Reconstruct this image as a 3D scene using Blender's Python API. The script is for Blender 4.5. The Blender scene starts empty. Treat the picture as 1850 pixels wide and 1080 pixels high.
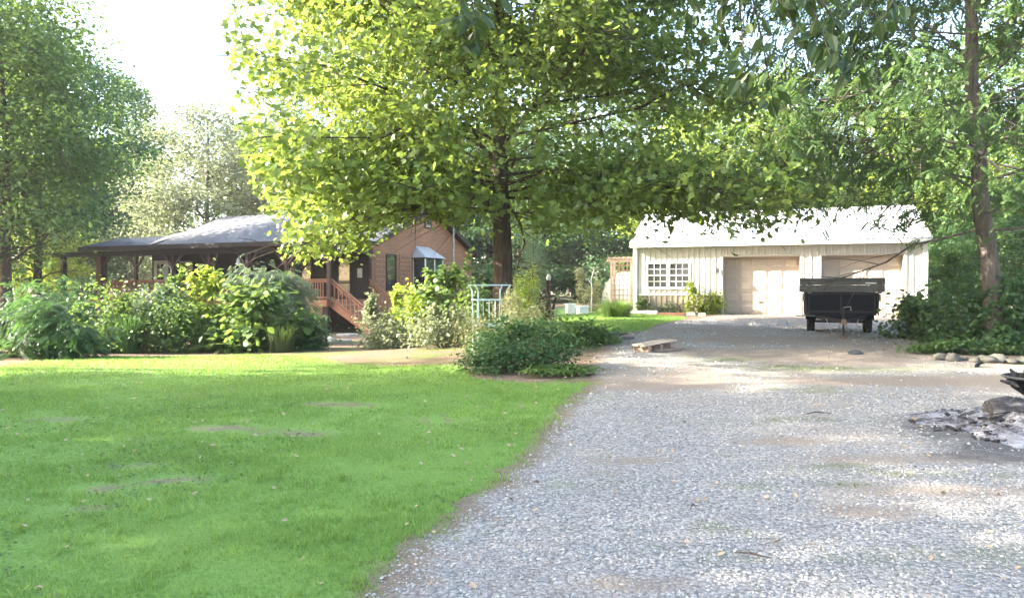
import bpy, math, random
import numpy as np
from mathutils import Vector, Matrix

# ---------------------------------------------------------------- camera, light, exposure
SC = bpy.context.scene
COL = SC.collection
CAM_H = 1.55
F_PX, CX, HOR = 1336.0, 925.0, 520.0       # focal length, centre and horizon in photo pixels
cam_d = bpy.data.cameras.new('camera')
cam = bpy.data.objects.new('camera', cam_d); COL.objects.link(cam)
cam_d.sensor_width = 36.0; cam_d.lens = 36.0 * F_PX / 1850.0
cam_d.clip_start = 0.05; cam_d.clip_end = 1500
cam.location = (0, 0, CAM_H)
cam.rotation_euler = (math.radians(90) - math.atan((540 - HOR) / F_PX), 0, 0)
SC.camera = cam

SUN_EL = math.radians(25)
SUN_DIR = Vector((-0.998 * math.cos(SUN_EL), -0.045 * math.cos(SUN_EL), math.sin(SUN_EL))).normalized()
world = bpy.data.worlds.new('World'); SC.world = world; world.use_nodes = True
wn = world.node_tree.nodes; wl = world.node_tree.links
for n in list(wn): wn.remove(n)
w_out = wn.new('ShaderNodeOutputWorld'); w_bg = wn.new('ShaderNodeBackground'); w_sky = wn.new('ShaderNodeTexSky')
w_sky.sky_type = 'NISHITA'; w_sky.sun_disc = False
w_sky.sun_elevation = SUN_EL
w_sky.sun_rotation = math.atan2(SUN_DIR.x, SUN_DIR.y)
w_sky.air_density = 1.0; w_sky.dust_density = 3.0; w_sky.ozone_density = 1.0
wl.new(w_sky.outputs[0], w_bg.inputs[0]); wl.new(w_bg.outputs[0], w_out.inputs[0])
w_bg.inputs[1].default_value = 0.15
sun_d = bpy.data.lights.new('sun', 'SUN'); sun = bpy.data.objects.new('sun', sun_d); COL.objects.link(sun)
sun_d.energy = 4.2; sun_d.angle = math.radians(0.55); sun_d.color = (1.0, 0.93, 0.80)
sun.rotation_euler = (-SUN_DIR).to_track_quat('-Z', 'Y').to_euler()
SC.view_settings.view_transform = 'Standard'; SC.view_settings.look = 'None'
SC.view_settings.gamma = 1.0; SC.view_settings.use_curve_mapping = False
SC.view_settings.exposure = 3.25
SC.render.engine = 'CYCLES'
SC.cycles.max_bounces = 7; SC.cycles.diffuse_bounces = 4; SC.cycles.glossy_bounces = 2
SC.cycles.transmission_bounces = 4; SC.cycles.volume_bounces = 0
SC.cycles.caustics_reflective = False; SC.cycles.caustics_refractive = False
SC.cycles.use_denoising = True

# ---------------------------------------------------------------- helpers
A = np.array
def sstep(a, b, x):
    t = np.clip((x - a) / (b - a), 0, 1); return t * t * (3 - 2 * t)

def T(x, y):
    """height of the terrain"""
    x = np.asarray(x, float); y = np.asarray(y, float)
    wr = sstep(-4.5, 4.0, x)
    z = wr * 0.5 * sstep(8, 25, y) + (1 - wr) * -0.34 * sstep(8, 30, y)
    z = z + 0.03 * np.sin(x * 0.7 + 1.3) * np.sin(y * 0.55) * sstep(3, 9, y) * (1 - sstep(24, 28, y))
    return z

def G(px, py):
    """point of the terrain seen at a photo pixel"""
    d = 15.0
    for _ in range(80):
        x = (px - CX) / F_PX * d
        d2 = (CAM_H - float(T(x, d))) * F_PX / max(py - HOR, 1)
        d = 0.6 * d + 0.4 * min(d2, 120)
    return Vector(((px - CX) / F_PX * d, d, float(T((px - CX) / F_PX * d, d))))

def GD(px, d):
    x = (px - CX) / F_PX * d
    return Vector((x, d, float(T(x, d))))

class M:
    """collects geometry, builds one mesh object"""
    def __init__(s): s.v = []; s.f = []; s.n = 0
    def add(s, v, f, mi=0):
        v = np.asarray(v, np.float32).reshape(-1, 3)
        if isinstance(f, np.ndarray): s.f.append((f + s.n, mi))
        else:
            by = {}
            for q in f: by.setdefault(len(q), []).append(q)
            for q in by.values(): s.f.append((A(q, np.int64) + s.n, mi))
        s.v.append(v); s.n += len(v); return s
    def box(s, c, d, rot=None, mi=0, taper=None):
        x, y, z = [q / 2 for q in d]
        v = A([(-x,-y,-z),(x,-y,-z),(x,y,-z),(-x,y,-z),(-x,-y,z),(x,-y,z),(x,y,z),(-x,y,z)])
        if taper: v[4:, :2] *= taper
        if rot is not None: v = v @ A(rot).T
        return s.add(v + A(c), [(0,3,2,1),(4,5,6,7),(0,1,5,4),(1,2,6,5),(2,3,7,6),(3,0,4,7)], mi)
    def bb(s, x0, x1, y0, y1, z0, z1, mi=0):
        return s.box(((x0+x1)/2,(y0+y1)/2,(z0+z1)/2), (x1-x0,y1-y0,z1-z0), None, mi)
    def bar(s, p, q, w, h, mi=0, up=(0,0,1)):
        p = A(p, float); q = A(q, float); d = q - p; L = np.linalg.norm(d); d = d / L
        u = A(up, float); sd = np.cross(d, u)
        if np.linalg.norm(sd) < 1e-3: sd = np.cross(d, A((1.,0,0)))
        sd /= np.linalg.norm(sd); u = np.cross(sd, d)
        R = np.stack([sd, d, u], 1)
        return s.box((p + q) / 2, (w, L, h), R, mi)
    def tube(s, pts, rad, sides=7, mi=0, cap=True):
        P = A(pts, float); n = len(P)
        R = np.full(n, rad, float) if np.isscalar(rad) else A(rad, float)
        d = np.gradient(P, axis=0); d /= np.linalg.norm(d, axis=1)[:, None] + 1e-9
        ref = A((0.,0,1)) if abs(d[0][2]) < .8 else A((1.,0,0))
        V = []
        for i in range(n):
            a = np.cross(d[i], ref); a /= np.linalg.norm(a) + 1e-9; b = np.cross(d[i], a)
            ref = np.cross(a, d[i])
            t = np.arange(sides) * 2 * math.pi / sides
            V.append(P[i] + R[i] * (np.cos(t)[:, None] * a + np.sin(t)[:, None] * b))
        V = np.concatenate(V)
        i = np.arange(n - 1)[:, None] * sides; j = np.arange(sides)[None]; k = (j + 1) % sides
        F = np.stack([i + j, i + sides + j, i + sides + k, i + k], -1).reshape(-1, 4)
        s.add(V, F, mi)
        if cap:
            s.f.append((A([list(range(s.n - sides, s.n))]), mi))
            s.f.append((A([list(range(s.n - len(V), s.n - len(V) + sides))[::-1]]), mi))
        return s
    def lathe(s, prof, sides=16, mi=0, axis='z', c=(0,0,0)):
        t = np.arange(sides) * 2 * math.pi / sides
        V = np.concatenate([np.stack([r*np.cos(t), r*np.sin(t), np.full(sides, z)], 1) for r, z in prof])
        if axis == 'x': V = V[:, [2,0,1]]
        if axis == 'y': V = V[:, [1,2,0]]
        i = np.arange(len(prof) - 1)[:, None] * sides; j = np.arange(sides)[None]; k = (j + 1) % sides
        F = np.stack([i + j, i + k, i + sides + k, i + sides + j], -1).reshape(-1, 4)
        return s.add(V + A(c), F, mi)
    def prism(s, poly, x0, x1, axis='x', mi=0):
        """polygon extruded along an axis; poly is in the two other axes"""
        n = len(poly); V = []
        for h in (x0, x1):
            for a, b in poly: V.append({'x': (h, a, b), 'y': (a, h, b), 'z': (a, b, h)}[axis])
        F = [tuple(range(n))[::-1], tuple(range(n, 2*n))] + [(i, (i+1) % n, n + (i+1) % n, n + i) for i in range(n)]
        return s.add(V, F, mi)
    def mesh(s, name, mats, smooth=False):
        me = bpy.data.meshes.new(name)
        V = np.concatenate(s.v) if s.v else np.zeros((0, 3), np.float32)
        nl = sum(f.size for f, _ in s.f); npol = sum(len(f) for f, _ in s.f)
        me.vertices.add(len(V)); me.vertices.foreach_set('co', V.astype(np.float32).ravel())
        me.loops.add(nl); me.polygons.add(npol)
        li = np.concatenate([f.ravel() for f, _ in s.f]).astype(np.int32)
        tot = np.concatenate([np.full(len(f), f.shape[1]) for f, _ in s.f])
        st = np.concatenate([[0], np.cumsum(tot)[:-1]]).astype(np.int32)
        me.loops.foreach_set('vertex_index', li); me.polygons.foreach_set('loop_start', st)
        mi = np.concatenate([np.full(len(f), m) for f, m in s.f]).astype(np.int32)
        me.polygons.foreach_set('material_index', mi)
        me.polygons.foreach_set('use_smooth', np.full(npol, bool(smooth)))
        me.update(calc_edges=True); me.validate()
        for m in (mats if isinstance(mats, (list, tuple)) else [mats]): me.materials.append(m)
        return me
    def build(s, name, mats, parent=None, smooth=False, kind=None, label=None):
        o = bpy.data.objects.new(name, s.mesh(name, mats, smooth)); COL.objects.link(o)
        if parent is not None: o.parent = parent
        if kind: o['kind'] = kind
        if label: o['label'] = label
        return o

def tag(o, label, cat, group=None, kind=None):
    o['label'] = label; o['category'] = cat
    if group: o['group'] = group
    if kind: o['kind'] = kind
    return o
def thing(name, label, cat, loc=(0,0,0), rz=0.0, group=None):
    o = bpy.data.objects.new(name, None); COL.objects.link(o); o.empty_display_size = .2
    o.location = loc; o.rotation_euler = (0, 0, rz)
    return tag(o, label, cat, group)
def clone(o, parent=None):
    c = o.copy(); COL.objects.link(c)
    if parent is not None: c.parent = parent
    for ch in list(o.children): clone(ch, c)
    return c
def put(me, name, parent, loc=(0,0,0), rot=(0,0,0), scale=(1,1,1)):
    o = bpy.data.objects.new(name, me); COL.objects.link(o); o.parent = parent
    o.location = loc; o.rotation_euler = rot; o.scale = scale
    return o

# ---------------------------------------------------------------- materials
class NT:
    def __init__(s, name):
        s.m = bpy.data.materials.new(name); s.m.use_nodes = True
        s.t = s.m.node_tree; s.n = s.t.nodes; s.b = s.n['Principled BSDF']; s.out = s.n['Material Output']
        s.co = s.n.new('ShaderNodeTexCoord')
    def link(s, a, b): s.t.links.new(a, b)
    def noise(s, scale, detail=5, rough=.55, vec=None, stretch=None):
        n = s.n.new('ShaderNodeTexNoise'); n.inputs['Scale'].default_value = scale
        n.inputs['Detail'].default_value = detail; n.inputs['Roughness'].default_value = rough
        v = vec or s.co.outputs['Object']
        if stretch:
            mp = s.n.new('ShaderNodeMapping'); mp.inputs['Scale'].default_value = stretch; s.link(v, mp.inputs[0]); v = mp.outputs[0]
        s.link(v, n.inputs['Vector']); return n.outputs['Fac']
    def voro(s, scale, feature='F1', out='Distance'):
        n = s.n.new('ShaderNodeTexVoronoi'); n.inputs['Scale'].default_value = scale; n.feature = feature
        s.link(s.co.outputs['Object'], n.inputs['Vector']); return n.outputs[out]
    def ramp(s, fac, stops):
        r = s.n.new('ShaderNodeValToRGB'); e = r.color_ramp.elements
        while len(e) < len(stops): e.new(0.5)
        for q, (p, c) in zip(e, stops):
            q.position = p; q.color = (c, c, c, 1) if np.isscalar(c) else (*c, 1)
        s.link(fac, r.inputs[0]); return r.outputs['Color']
    def mix(s, fac, a, b, mode='MIX'):
        n = s.n.new('ShaderNodeMix'); n.data_type = 'RGBA'; n.blend_type = mode
        for k, q in ((0, fac), (6, a), (7, b)):
            if isinstance(q, (int, float)): n.inputs[k].default_value = q if k == 0 else (q, q, q, 1)
            elif isinstance(q, (tuple, list)): n.inputs[k].default_value = (*q, 1)
            else: s.link(q, n.inputs[k])
        return n.outputs[2]
    def math(s, op, a, b=0.0):
        n = s.n.new('ShaderNodeMath'); n.operation = op
        for k, q in ((0, a), (1, b)):
            if isinstance(q, (int, float)): n.inputs[k].default_value = q
            else: s.link(q, n.inputs[k])
        return n.outputs[0]
    def attr(s, name):
        n = s.n.new('ShaderNodeAttribute'); n.attribute_name = name; return n.outputs['Fac']
    def bump(s, h, strength=.4, dist=.01):
        n = s.n.new('ShaderNodeBump'); n.inputs['Strength'].default_value = strength; n.inputs['Distance'].default_value = dist
        s.link(h, n.inputs['Height']); s.link(n.outputs[0], s.b.inputs['Normal'])
    def base(s, c, rough=.6, metal=0, spec=.4):
        if isinstance(c, (tuple, list)): s.b.inputs['Base Color'].default_value = (*c, 1)
        else: s.link(c, s.b.inputs['Base Color'])
        s.b.inputs['Roughness'].default_value = rough; s.b.inputs['Metallic'].default_value = metal
        s.b.inputs['Specular IOR Level'].default_value = spec
        return s

def plain(name, c, rough=.55, metal=0, var=.18, scale=6, spec=.4, stretch=None, bump=0):
    t = NT(name); n = t.noise(scale, 6, .6, stretch=stretch)
    lo = tuple(q * (1 - var) for q in c); hi = tuple(min(1, q * (1 + var)) for q in c)
    t.base(t.ramp(n, [(.3, lo), (.7, hi)]), rough, metal, spec)
    if bump: t.bump(n, bump, .01)
    return t.m
def wood(name, c, grain='x', rough=.75, var=.35):
    st = {'x': (1.2, 14, 14), 'y': (14, 1.2, 14), 'z': (14, 14, 1.2)}[grain]
    t = NT(name); n = t.noise(2.0, 8, .65, stretch=st); n2 = t.noise(.9, 3)
    lo = tuple(q * (1 - var) for q in c); hi = tuple(q * (1 + var) for q in c)
    col = t.ramp(n, [(.3, lo), (.68, hi)])
    col = t.mix(t.ramp(n2, [(.35, 0.), (.75, .5)]), col, tuple(q * .6 + .02 for q in c))
    t.base(col, rough, 0, .3); t.bump(n, .35, .008); return t.m

def leafmat(name, c1, c2, tr, trans=.45, rough=.5):
    t = NT(name)
    g = t.n.new('ShaderNodeNewGeometry'); oi = t.n.new('ShaderNodeObjectInfo')
    r = t.math('FRACT', t.math('ADD', g.outputs['Random Per Island'], oi.outputs['Random']))
    n = t.noise(.55, 2)
    k = t.math('ADD', t.math('MULTIPLY', r, .62), t.math('MULTIPLY', n, .4))
    col = t.ramp(k, [(.1, c1), (.85, c2)])
    t.base(col, rough, 0, .35)
    tb = t.n.new('ShaderNodeBsdfTranslucent')
    t.link(t.mix(t.math('MULTIPLY', r, .6), tr, c2), tb.inputs[0])
    mx = t.n.new('ShaderNodeMixShader'); mx.inputs[0].default_value = trans
    t.link(t.b.outputs[0], mx.inputs[1]); t.link(tb.outputs[0], mx.inputs[2]); t.link(mx.outputs[0], t.out.inputs[0])
    return t.m

def barkmat(name, c):
    t = NT(name); n = t.noise(3, 8, .7, stretch=(4, 4, .7)); v = t.noise(14, 4, .6, stretch=(3, 3, .6))
    col = t.ramp(n, [(.3, tuple(q * .45 for q in c)), (.72, tuple(q * 1.5 for q in c))])
    t.base(col, .95, 0, .1); t.bump(t.math('ADD', n, v), .9, .03); return t.m

MAT = {}
MAT['leaf_maple'] = leafmat('leaf_maple', (.048, .095, .022), (.135, .180, .038), (.31, .41, .065), .50, .36)
MAT['leaf_walnut'] = leafmat('leaf_walnut', (.030, .075, .022), (.080, .130, .036), (.17, .26, .05), .42)
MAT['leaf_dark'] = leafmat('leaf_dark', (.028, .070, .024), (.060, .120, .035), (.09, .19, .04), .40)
MAT['leaf_mid'] = leafmat('leaf_mid', (.050, .100, .022), (.105, .165, .040), (.20, .30, .05), .42)
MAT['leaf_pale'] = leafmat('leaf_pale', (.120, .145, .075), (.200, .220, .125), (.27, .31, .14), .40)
MAT['leaf_lime'] = leafmat('leaf_lime', (.120, .190, .025), (.210, .275, .045), (.46, .55, .06), .50)
MAT['leaf_grey'] = leafmat('leaf_grey', (.070, .110, .060), (.130, .170, .090), (.16, .24, .09), .40)
MAT['leaf_straw'] = leafmat('leaf_straw', (.16, .17, .07), (.30, .30, .15), (.36, .38, .14), .40)
MAT['leaf_red'] = leafmat('leaf_red', (.10, .09, .03), (.20, .13, .05), (.25, .20, .06), .40)
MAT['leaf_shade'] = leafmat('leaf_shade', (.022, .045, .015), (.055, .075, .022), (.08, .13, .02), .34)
MAT['bark'] = barkmat('bark', (.085, .062, .048))
MAT['bark_grey'] = barkmat('bark_grey', (.125, .105, .090))
MAT['bark_pale'] = barkmat('bark_pale', (.38, .33, .27))
MAT['stem'] = plain('stem', (.10, .085, .045), .8)
MAT['stem_green'] = plain('stem_green', (.08, .13, .035), .7)

def grassmat():
    t = NT('grass'); g = t.n.new('ShaderNodeNewGeometry')
    n = t.noise(.8, 4); n2 = t.noise(.22, 2)
    k = t.math('ADD', t.math('MULTIPLY', g.outputs['Random Per Island'], .38), t.math('ADD', t.math('MULTIPLY', n, .45), t.math('MULTIPLY', t.math('SUBTRACT', n2, .42), .8)))
    col = t.ramp(k, [(.2, (.095, .190, .040)), (.5, (.165, .275, .060)), (.85, (.265, .345, .095))])
    t.base(col, .55, 0, .25)
    tb = t.n.new('ShaderNodeBsdfTranslucent'); t.link(t.mix(.5, col, (.30, .42, .07)), tb.inputs[0])
    mx = t.n.new('ShaderNodeMixShader'); mx.inputs[0].default_value = .42
    t.link(t.b.outputs[0], mx.inputs[1]); t.link(tb.outputs[0], mx.inputs[2]); t.link(mx.outputs[0], t.out.inputs[0])
    return t.m
MAT['grass'] = grassmat()

def lawnmat():
    t = NT('lawn'); a = t.noise(.55, 6, .6); b = t.noise(30, 5, .7); c = t.noise(5, 5, .6); e = t.noise(.35, 6, .65)
    col = t.ramp(b, [(.25, (.070, .140, .026)), (.55, (.130, .230, .044)), (.8, (.185, .275, .065))])
    col = t.mix(t.ramp(c, [(.35, 0.), (.7, .55)]), col, (.130, .205, .048))
    col = t.mix(t.ramp(a, [(.55, 0.), (.72, .45)]), col, (.150, .200, .045))
    bare = t.math('MULTIPLY', t.math('ADD', e, t.math('MULTIPLY', c, .35)), 1.0)
    col = t.mix(t.ramp(bare, [(.78, 0.), (.90, .8)]), col, (.145, .115, .070))
    dirt = t.attr('dirt')
    dn = t.math('ADD', dirt, t.math('MULTIPLY', t.math('SUBTRACT', c, .5), 1.1))
    col = t.mix(t.ramp(dn, [(.35, 0.), (.75, 1.)]), col, t.ramp(b, [(.3, (.11, .075, .05)), (.7, (.22, .17, .125))]))
    t.base(col, .85, 0, .15); t.bump(b, .7, .02); return t.m
MAT['lawn'] = lawnmat()

def earthmat():
    t = NT('earth'); a = t.noise(.7, 6); b = t.noise(22, 6, .7); c = t.voro(16)
    col = t.ramp(b, [(.28, (.085, .055, .038)), (.5, (.17, .12, .085)), (.75, (.27, .205, .155))])
    col = t.mix(t.ramp(a, [(.48, 0.), (.62, .75)]), col, t.ramp(b, [(.3, (.045, .085, .018)), (.7, (.12, .17, .04))]))
    col = t.mix(t.ramp(c, [(.0, .35), (.25, 0.)]), col, (.30, .22, .15))
    t.base(col, .92, 0, .1); t.bump(b, .9, .03); return t.m
MAT['earth'] = earthmat()

def gravelmat():
    t = NT('gravel'); v = t.n.new('ShaderNodeTexVoronoi'); v.inputs['Scale'].default_value = 34
    t.link(t.co.outputs['Object'], v.inputs['Vector'])
    sep = t.n.new('ShaderNodeSeparateColor'); t.link(v.outputs['Color'], sep.inputs[0])
    fine = t.noise(70, 4, .7); big = t.noise(.42, 6, .62); big2 = t.noise(.9, 6, .65, stretch=(.6, 1.5, 1)); mid = t.noise(3.2, 5, .65)
    col = t.ramp(sep.outputs[0], [(0, (.15, .133, .108)), (.45, (.28, .252, .208)), (.8, (.37, .336, .28)), (1, (.46, .418, .355))])
    col = t.mix(.45, col, t.ramp(fine, [(.3, .13), (.7, .44)]))
    col = t.mix(t.ramp(v.outputs['Distance'], [(.35, 0.), (.75, .75)]), col, (.10, .09, .08))
    k = t.math('ADD', t.math('MULTIPLY', big, .7), t.math('MULTIPLY', mid, .35))
    col = t.mix(t.ramp(k, [(.52, 0.), (.68, .8)]), col, t.ramp(fine, [(.3, (.20, .155, .115)), (.7, (.36, .30, .24))]))
    k2 = t.math('ADD', t.math('MULTIPLY', big2, .75), t.math('MULTIPLY', mid, .3))
    col = t.mix(t.ramp(k2, [(.57, 0.), (.70, .62)]), col, t.ramp(fine, [(.3, (.075, .095, .045)), (.7, (.17, .20, .10))]))
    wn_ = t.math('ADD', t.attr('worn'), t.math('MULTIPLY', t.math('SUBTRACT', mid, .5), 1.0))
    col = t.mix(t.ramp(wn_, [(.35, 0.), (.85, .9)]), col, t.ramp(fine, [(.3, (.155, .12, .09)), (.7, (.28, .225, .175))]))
    gn_ = t.math('ADD', t.attr('green'), t.math('MULTIPLY', t.math('SUBTRACT', mid, .5), 1.1))
    col = t.mix(t.ramp(gn_, [(.35, 0.), (.9, .75)]), col, t.ramp(fine, [(.3, (.08, .095, .045)), (.7, (.19, .205, .11))]))
    dirt = t.attr('dirt')
    dn = t.math('ADD', dirt, t.math('MULTIPLY', t.math('SUBTRACT', mid, .5), 1.2))
    col = t.mix(t.ramp(dn, [(.3, 0.), (.8, 1.)]), col, t.ramp(fine, [(.3, (.10, .072, .05)), (.7, (.24, .185, .14))]))
    sn = t.math('ADD', t.attr('soot'), t.math('MULTIPLY', t.math('SUBTRACT', mid, .5), 1.0))
    col = t.mix(t.ramp(sn, [(.35, 0.), (.8, .85)]), col, t.ramp(fine, [(.3, (.025, .023, .022)), (.7, (.10, .095, .09))]))
    t.base(col, .9, 0, .2)
    t.bump(t.math('SUBTRACT', t.math('MULTIPLY', fine, .6), v.outputs['Distance']), .8, .02); return t.m
MAT['gravel'] = gravelmat()

def stonemat():
    t = NT('stone_chips'); g = t.n.new('ShaderNodeNewGeometry'); n = t.noise(45, 4)
    col = t.ramp(g.outputs['Random Per Island'], [(0, (.15, .134, .108)), (.4, (.275, .248, .205)), (.8, (.365, .332, .277)), (1, (.45, .41, .345))])
    col = t.mix(.3, col, t.ramp(n, [(.3, .14), (.7, .5)])); t.base(col, .85, 0, .25); return t.m
MAT['chips'] = stonemat()

MAT['shingle'] = None
def shingle():
    t = NT('shingle'); br = t.n.new('ShaderNodeTexBrick'); br.inputs['Scale'].default_value = 1
    br.inputs['Brick Width'].default_value = .33; br.inputs['Row Height'].default_value = .145; br.inputs['Mortar Size'].default_value = .008
    br.inputs['Color1'].default_value = (.070, .073, .084, 1); br.inputs['Color2'].default_value = (.105, .108, .122, 1); br.inputs['Mortar'].default_value = (.05, .05, .055, 1)
    t.link(t.co.outputs['Object'], br.inputs['Vector'])
    n = t.noise(1.1, 5, .6); f = t.noise(60, 3)
    col = t.mix(t.ramp(n, [(.4, 0.), (.7, .5)]), br.outputs['Color'], (.13, .133, .148))
    col = t.mix(.25, col, t.ramp(f, [(.3, .05), (.7, .18)])); t.base(col, .9, 0, .2); t.bump(br.outputs['Fac'], -.5, .01); return t.m
MAT['shingle'] = shingle()
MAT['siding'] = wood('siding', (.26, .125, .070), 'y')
MAT['siding_dark'] = wood('siding_dark', (.030, .016, .012), 'x')  # darkened siding; the shade of the porch is put into this colour
MAT['deck'] = wood('deck', (.27, .115, .065), 'x')
MAT['deck_v'] = wood('deck_v', (.27, .115, .065), 'z')
MAT['post'] = wood('post', (.075, .042, .030), 'z')
MAT['beam'] = wood('beam', (.032, .020, .016), 'x')
MAT['tread'] = wood('tread', (.36, .27, .19), 'y')
MAT['lattice'] = wood('lattice', (.40, .26, .16), 'z')
MAT['trellis'] = wood('trellis', (.34, .19, .13), 'z')
MAT['cream_metal'] = plain('cream_metal', (.46, .44, .40), .42, 0, .05, 1.5)
MAT['tan_metal'] = plain('tan_metal', (.27, .235, .175), .5, 0, .10, 2)
MAT['roof_metal'] = plain('roof_metal', (.44, .43, .43), .4, 0, .05, 1.2)
MAT['door_paint'] = plain('door_paint', (.40, .34, .29), .5, 0, .04, 1.5)
MAT['white'] = plain('white', (.78, .77, .74), .5, 0, .05, 3)
MAT['white_old'] = plain('white_old', (.58, .57, .53), .7, 0, .2, 5)
MAT['concrete'] = plain('concrete', (.40, .38, .34), .9, 0, .2, 7, bump=.3)
MAT['black_paint'] = plain('black_paint', (.004, .0045, .007), .55, .0, .35, 4, .12)
MAT['black_rust'] = plain('black_rust', (.012, .010, .010), .7, 0, .5, 7)
MAT['rubber'] = plain('rubber', (.010, .010, .0105), .85, 0, .25, 9, .2)
MAT['steel'] = plain('steel', (.32, .31, .30), .5, .6, .25, 8)
MAT['rust'] = plain('rust', (.17, .10, .065), .85, .1, .4, 12)
MAT['grey_board'] = wood('grey_board', (.105, .098, .092), 'x', .9, .5)
MAT['grey_board_y'] = wood('grey_board_y', (.15, .135, .12), 'y', .9, .45)
MAT['pale_wood'] = wood('pale_wood', (.40, .31, .24), 'x', .85, .35)
MAT['log_wood'] = wood('log_wood', (.22, .16, .12), 'x', .9, .4)
MAT['mint'] = plain('mint', (.48, .60, .56), .5, .2, .15, 9)
MAT['brick_red'] = plain('brick_red', (.42, .19, .12), .85, 0, .2, 14, bump=.3)
MAT['rock'] = plain('rock', (.08, .075, .062), .9, 0, .3, 7, bump=.6)
MAT['slate'] = plain('slate', (.05, .05, .052), .85, 0, .35, 6, bump=.4)
MAT['litter'] = plain('litter', (.30, .22, .14), .9, 0, .35, 2)
def glassmat():
    t = NT('window_glass'); n = t.noise(2.2, 2)
    t.base(t.ramp(n, [(.35, (.012, .014, .016)), (.7, (.05, .055, .06))]), .05, 0, .9); return t.m
MAT['glass'] = glassmat()
def ashmat():
    t = NT('ash'); a = t.noise(3.2, 7, .68); b = t.noise(26, 5, .7)
    col = t.ramp(t.math('ADD', t.math('MULTIPLY', a, .7), t.math('MULTIPLY', b, .3)), [(.38, (.02, .019, .02)), (.46, (.08, .076, .08)), (.53, (.20, .196, .20)), (.68, (.40, .39, .40))])
    t.base(col, .95, 0, .1); t.bump(b, .8, .03); return t.m
MAT['ash'] = ashmat()
def charmat():
    t = NT('char'); a = t.noise(9, 7, .7, stretch=(.5, 1.5, 1.5)); 
    t.base(t.ramp(a, [(.38, (.010, .009, .010)), (.55, (.05, .046, .045)), (.72, (.22, .21, .20))]), .9, 0, .2); t.bump(a, .9, .03); return t.m
MAT['char'] = charmat()

# ---------------------------------------------------------------- ground, lawn, driveway
def wob(t, seed, amp):
    r = np.random.default_rng(seed); o = np.zeros_like(t)
    for f, a in ((.5, 1), (1.3, .6), (3.1, .4), (7.3, .25), (15., .15)):
        o += a * np.sin(t * f * 2 + r.uniform(0, 6.28))
    return o * amp
EDGE_L = [G(*p) for p in ((650,1080),(720,1000),(800,950),(890,880),(960,820),(992,760),(1030,720),(1078,692),(1066,668),(1066,645),(1100,617),(1140,600),(1185,587),(1285,571))]
eyL = A([p.y for p in EDGE_L]); exL = A([p.x for p in EDGE_L])
eyL = np.concatenate([[-9], eyL, [33]]); exL = np.concatenate([[-1.9], exL, [exL[-1] + 1]])
def XL(y): return np.interp(y, eyL, exL)
EDGE_R = [G(*p) for p in ((1850,662),(1690,640),(1682,606),(1648,574))]
eyR = A([-9, EDGE_R[0].y - .6] + [p.y for p in EDGE_R] + [33]); exR = A([26, 18] + [p.x for p in EDGE_R] + [EDGE_R[-1].x])
def XR(y): return np.interp(y, eyR, exR)
BED = [G(*p) for p in ((0,664),(60,652),(200,645),(420,641),(560,643),(640,660),(740,662),(835,660),(850,684),(950,692),(1050,690),(1078,692))]
bx = np.concatenate([[-60], [p.x for p in BED], [6]]); by = np.concatenate([[BED[0].y], [p.y for p in BED], [BED[-1].y]])
def YB(x): return np.interp(x, bx, by)

def blob(x, y, px, py, w, h, px2=None):
    """soft patch round a ground point; w and h are its half sizes in metres"""
    p = G(px, py); return np.exp(-(((x - p.x) / w) ** 2 + ((y - p.y) / h) ** 2))
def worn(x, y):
    o = .85 * sstep(8.5, 14, y) * (.55 + .45 * np.sin(x * .9 + 1.2 * np.sin(y * .8)) * np.sin(y * 1.1 + x * .25))  # wear, strengthened far off to paint in streaks of sun and shade
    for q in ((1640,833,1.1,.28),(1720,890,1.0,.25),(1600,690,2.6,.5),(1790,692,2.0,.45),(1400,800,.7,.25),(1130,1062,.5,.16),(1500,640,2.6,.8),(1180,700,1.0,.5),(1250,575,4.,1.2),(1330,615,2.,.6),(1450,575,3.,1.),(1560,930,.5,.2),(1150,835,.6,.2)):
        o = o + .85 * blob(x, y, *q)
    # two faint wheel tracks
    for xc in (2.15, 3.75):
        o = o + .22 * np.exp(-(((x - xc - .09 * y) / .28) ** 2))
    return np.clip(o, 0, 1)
def greenish(x, y):
    o = 0 * x
    for q in ((1500,845,.50,.13),(1540,880,.4,.12),(1290,652,.8,.45),(1340,648,.5,.35),(1500,670,1.3,.45),(1420,665,1.0,.4),(1350,885,.4,.2),(1720,665,1.6,.35),(1450,705,.8,.35),(1640,860,1.6,.2),(1290,960,.35,.2),(1440,760,.9,.3),(1800,1010,.9,.35)):
        o = o + .62 * blob(x, y, *q)
    return np.clip(o, 0, 1)
def soot(x, y):
    return np.clip(1.25 * blob(x, y, 1850, 785, 1.35, 1.15) + .5 * blob(x, y, 1800, 830, .8, .35), 0, 1)
def bare(x, y):
    o = 0 * x
    for q in ((610,732,.75,.35),(545,785,.5,.25),(400,775,.55,.25),(180,885,.3,.14),(165,922,.3,.12),(330,870,.4,.15),(790,760,.5,.25),(240,845,.3,.13),(700,655,1.3,.35),(90,760,.5,.2)):
        o = o + .85 * blob(x, y, *q)
    return np.clip(o, 0, 1)
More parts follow.
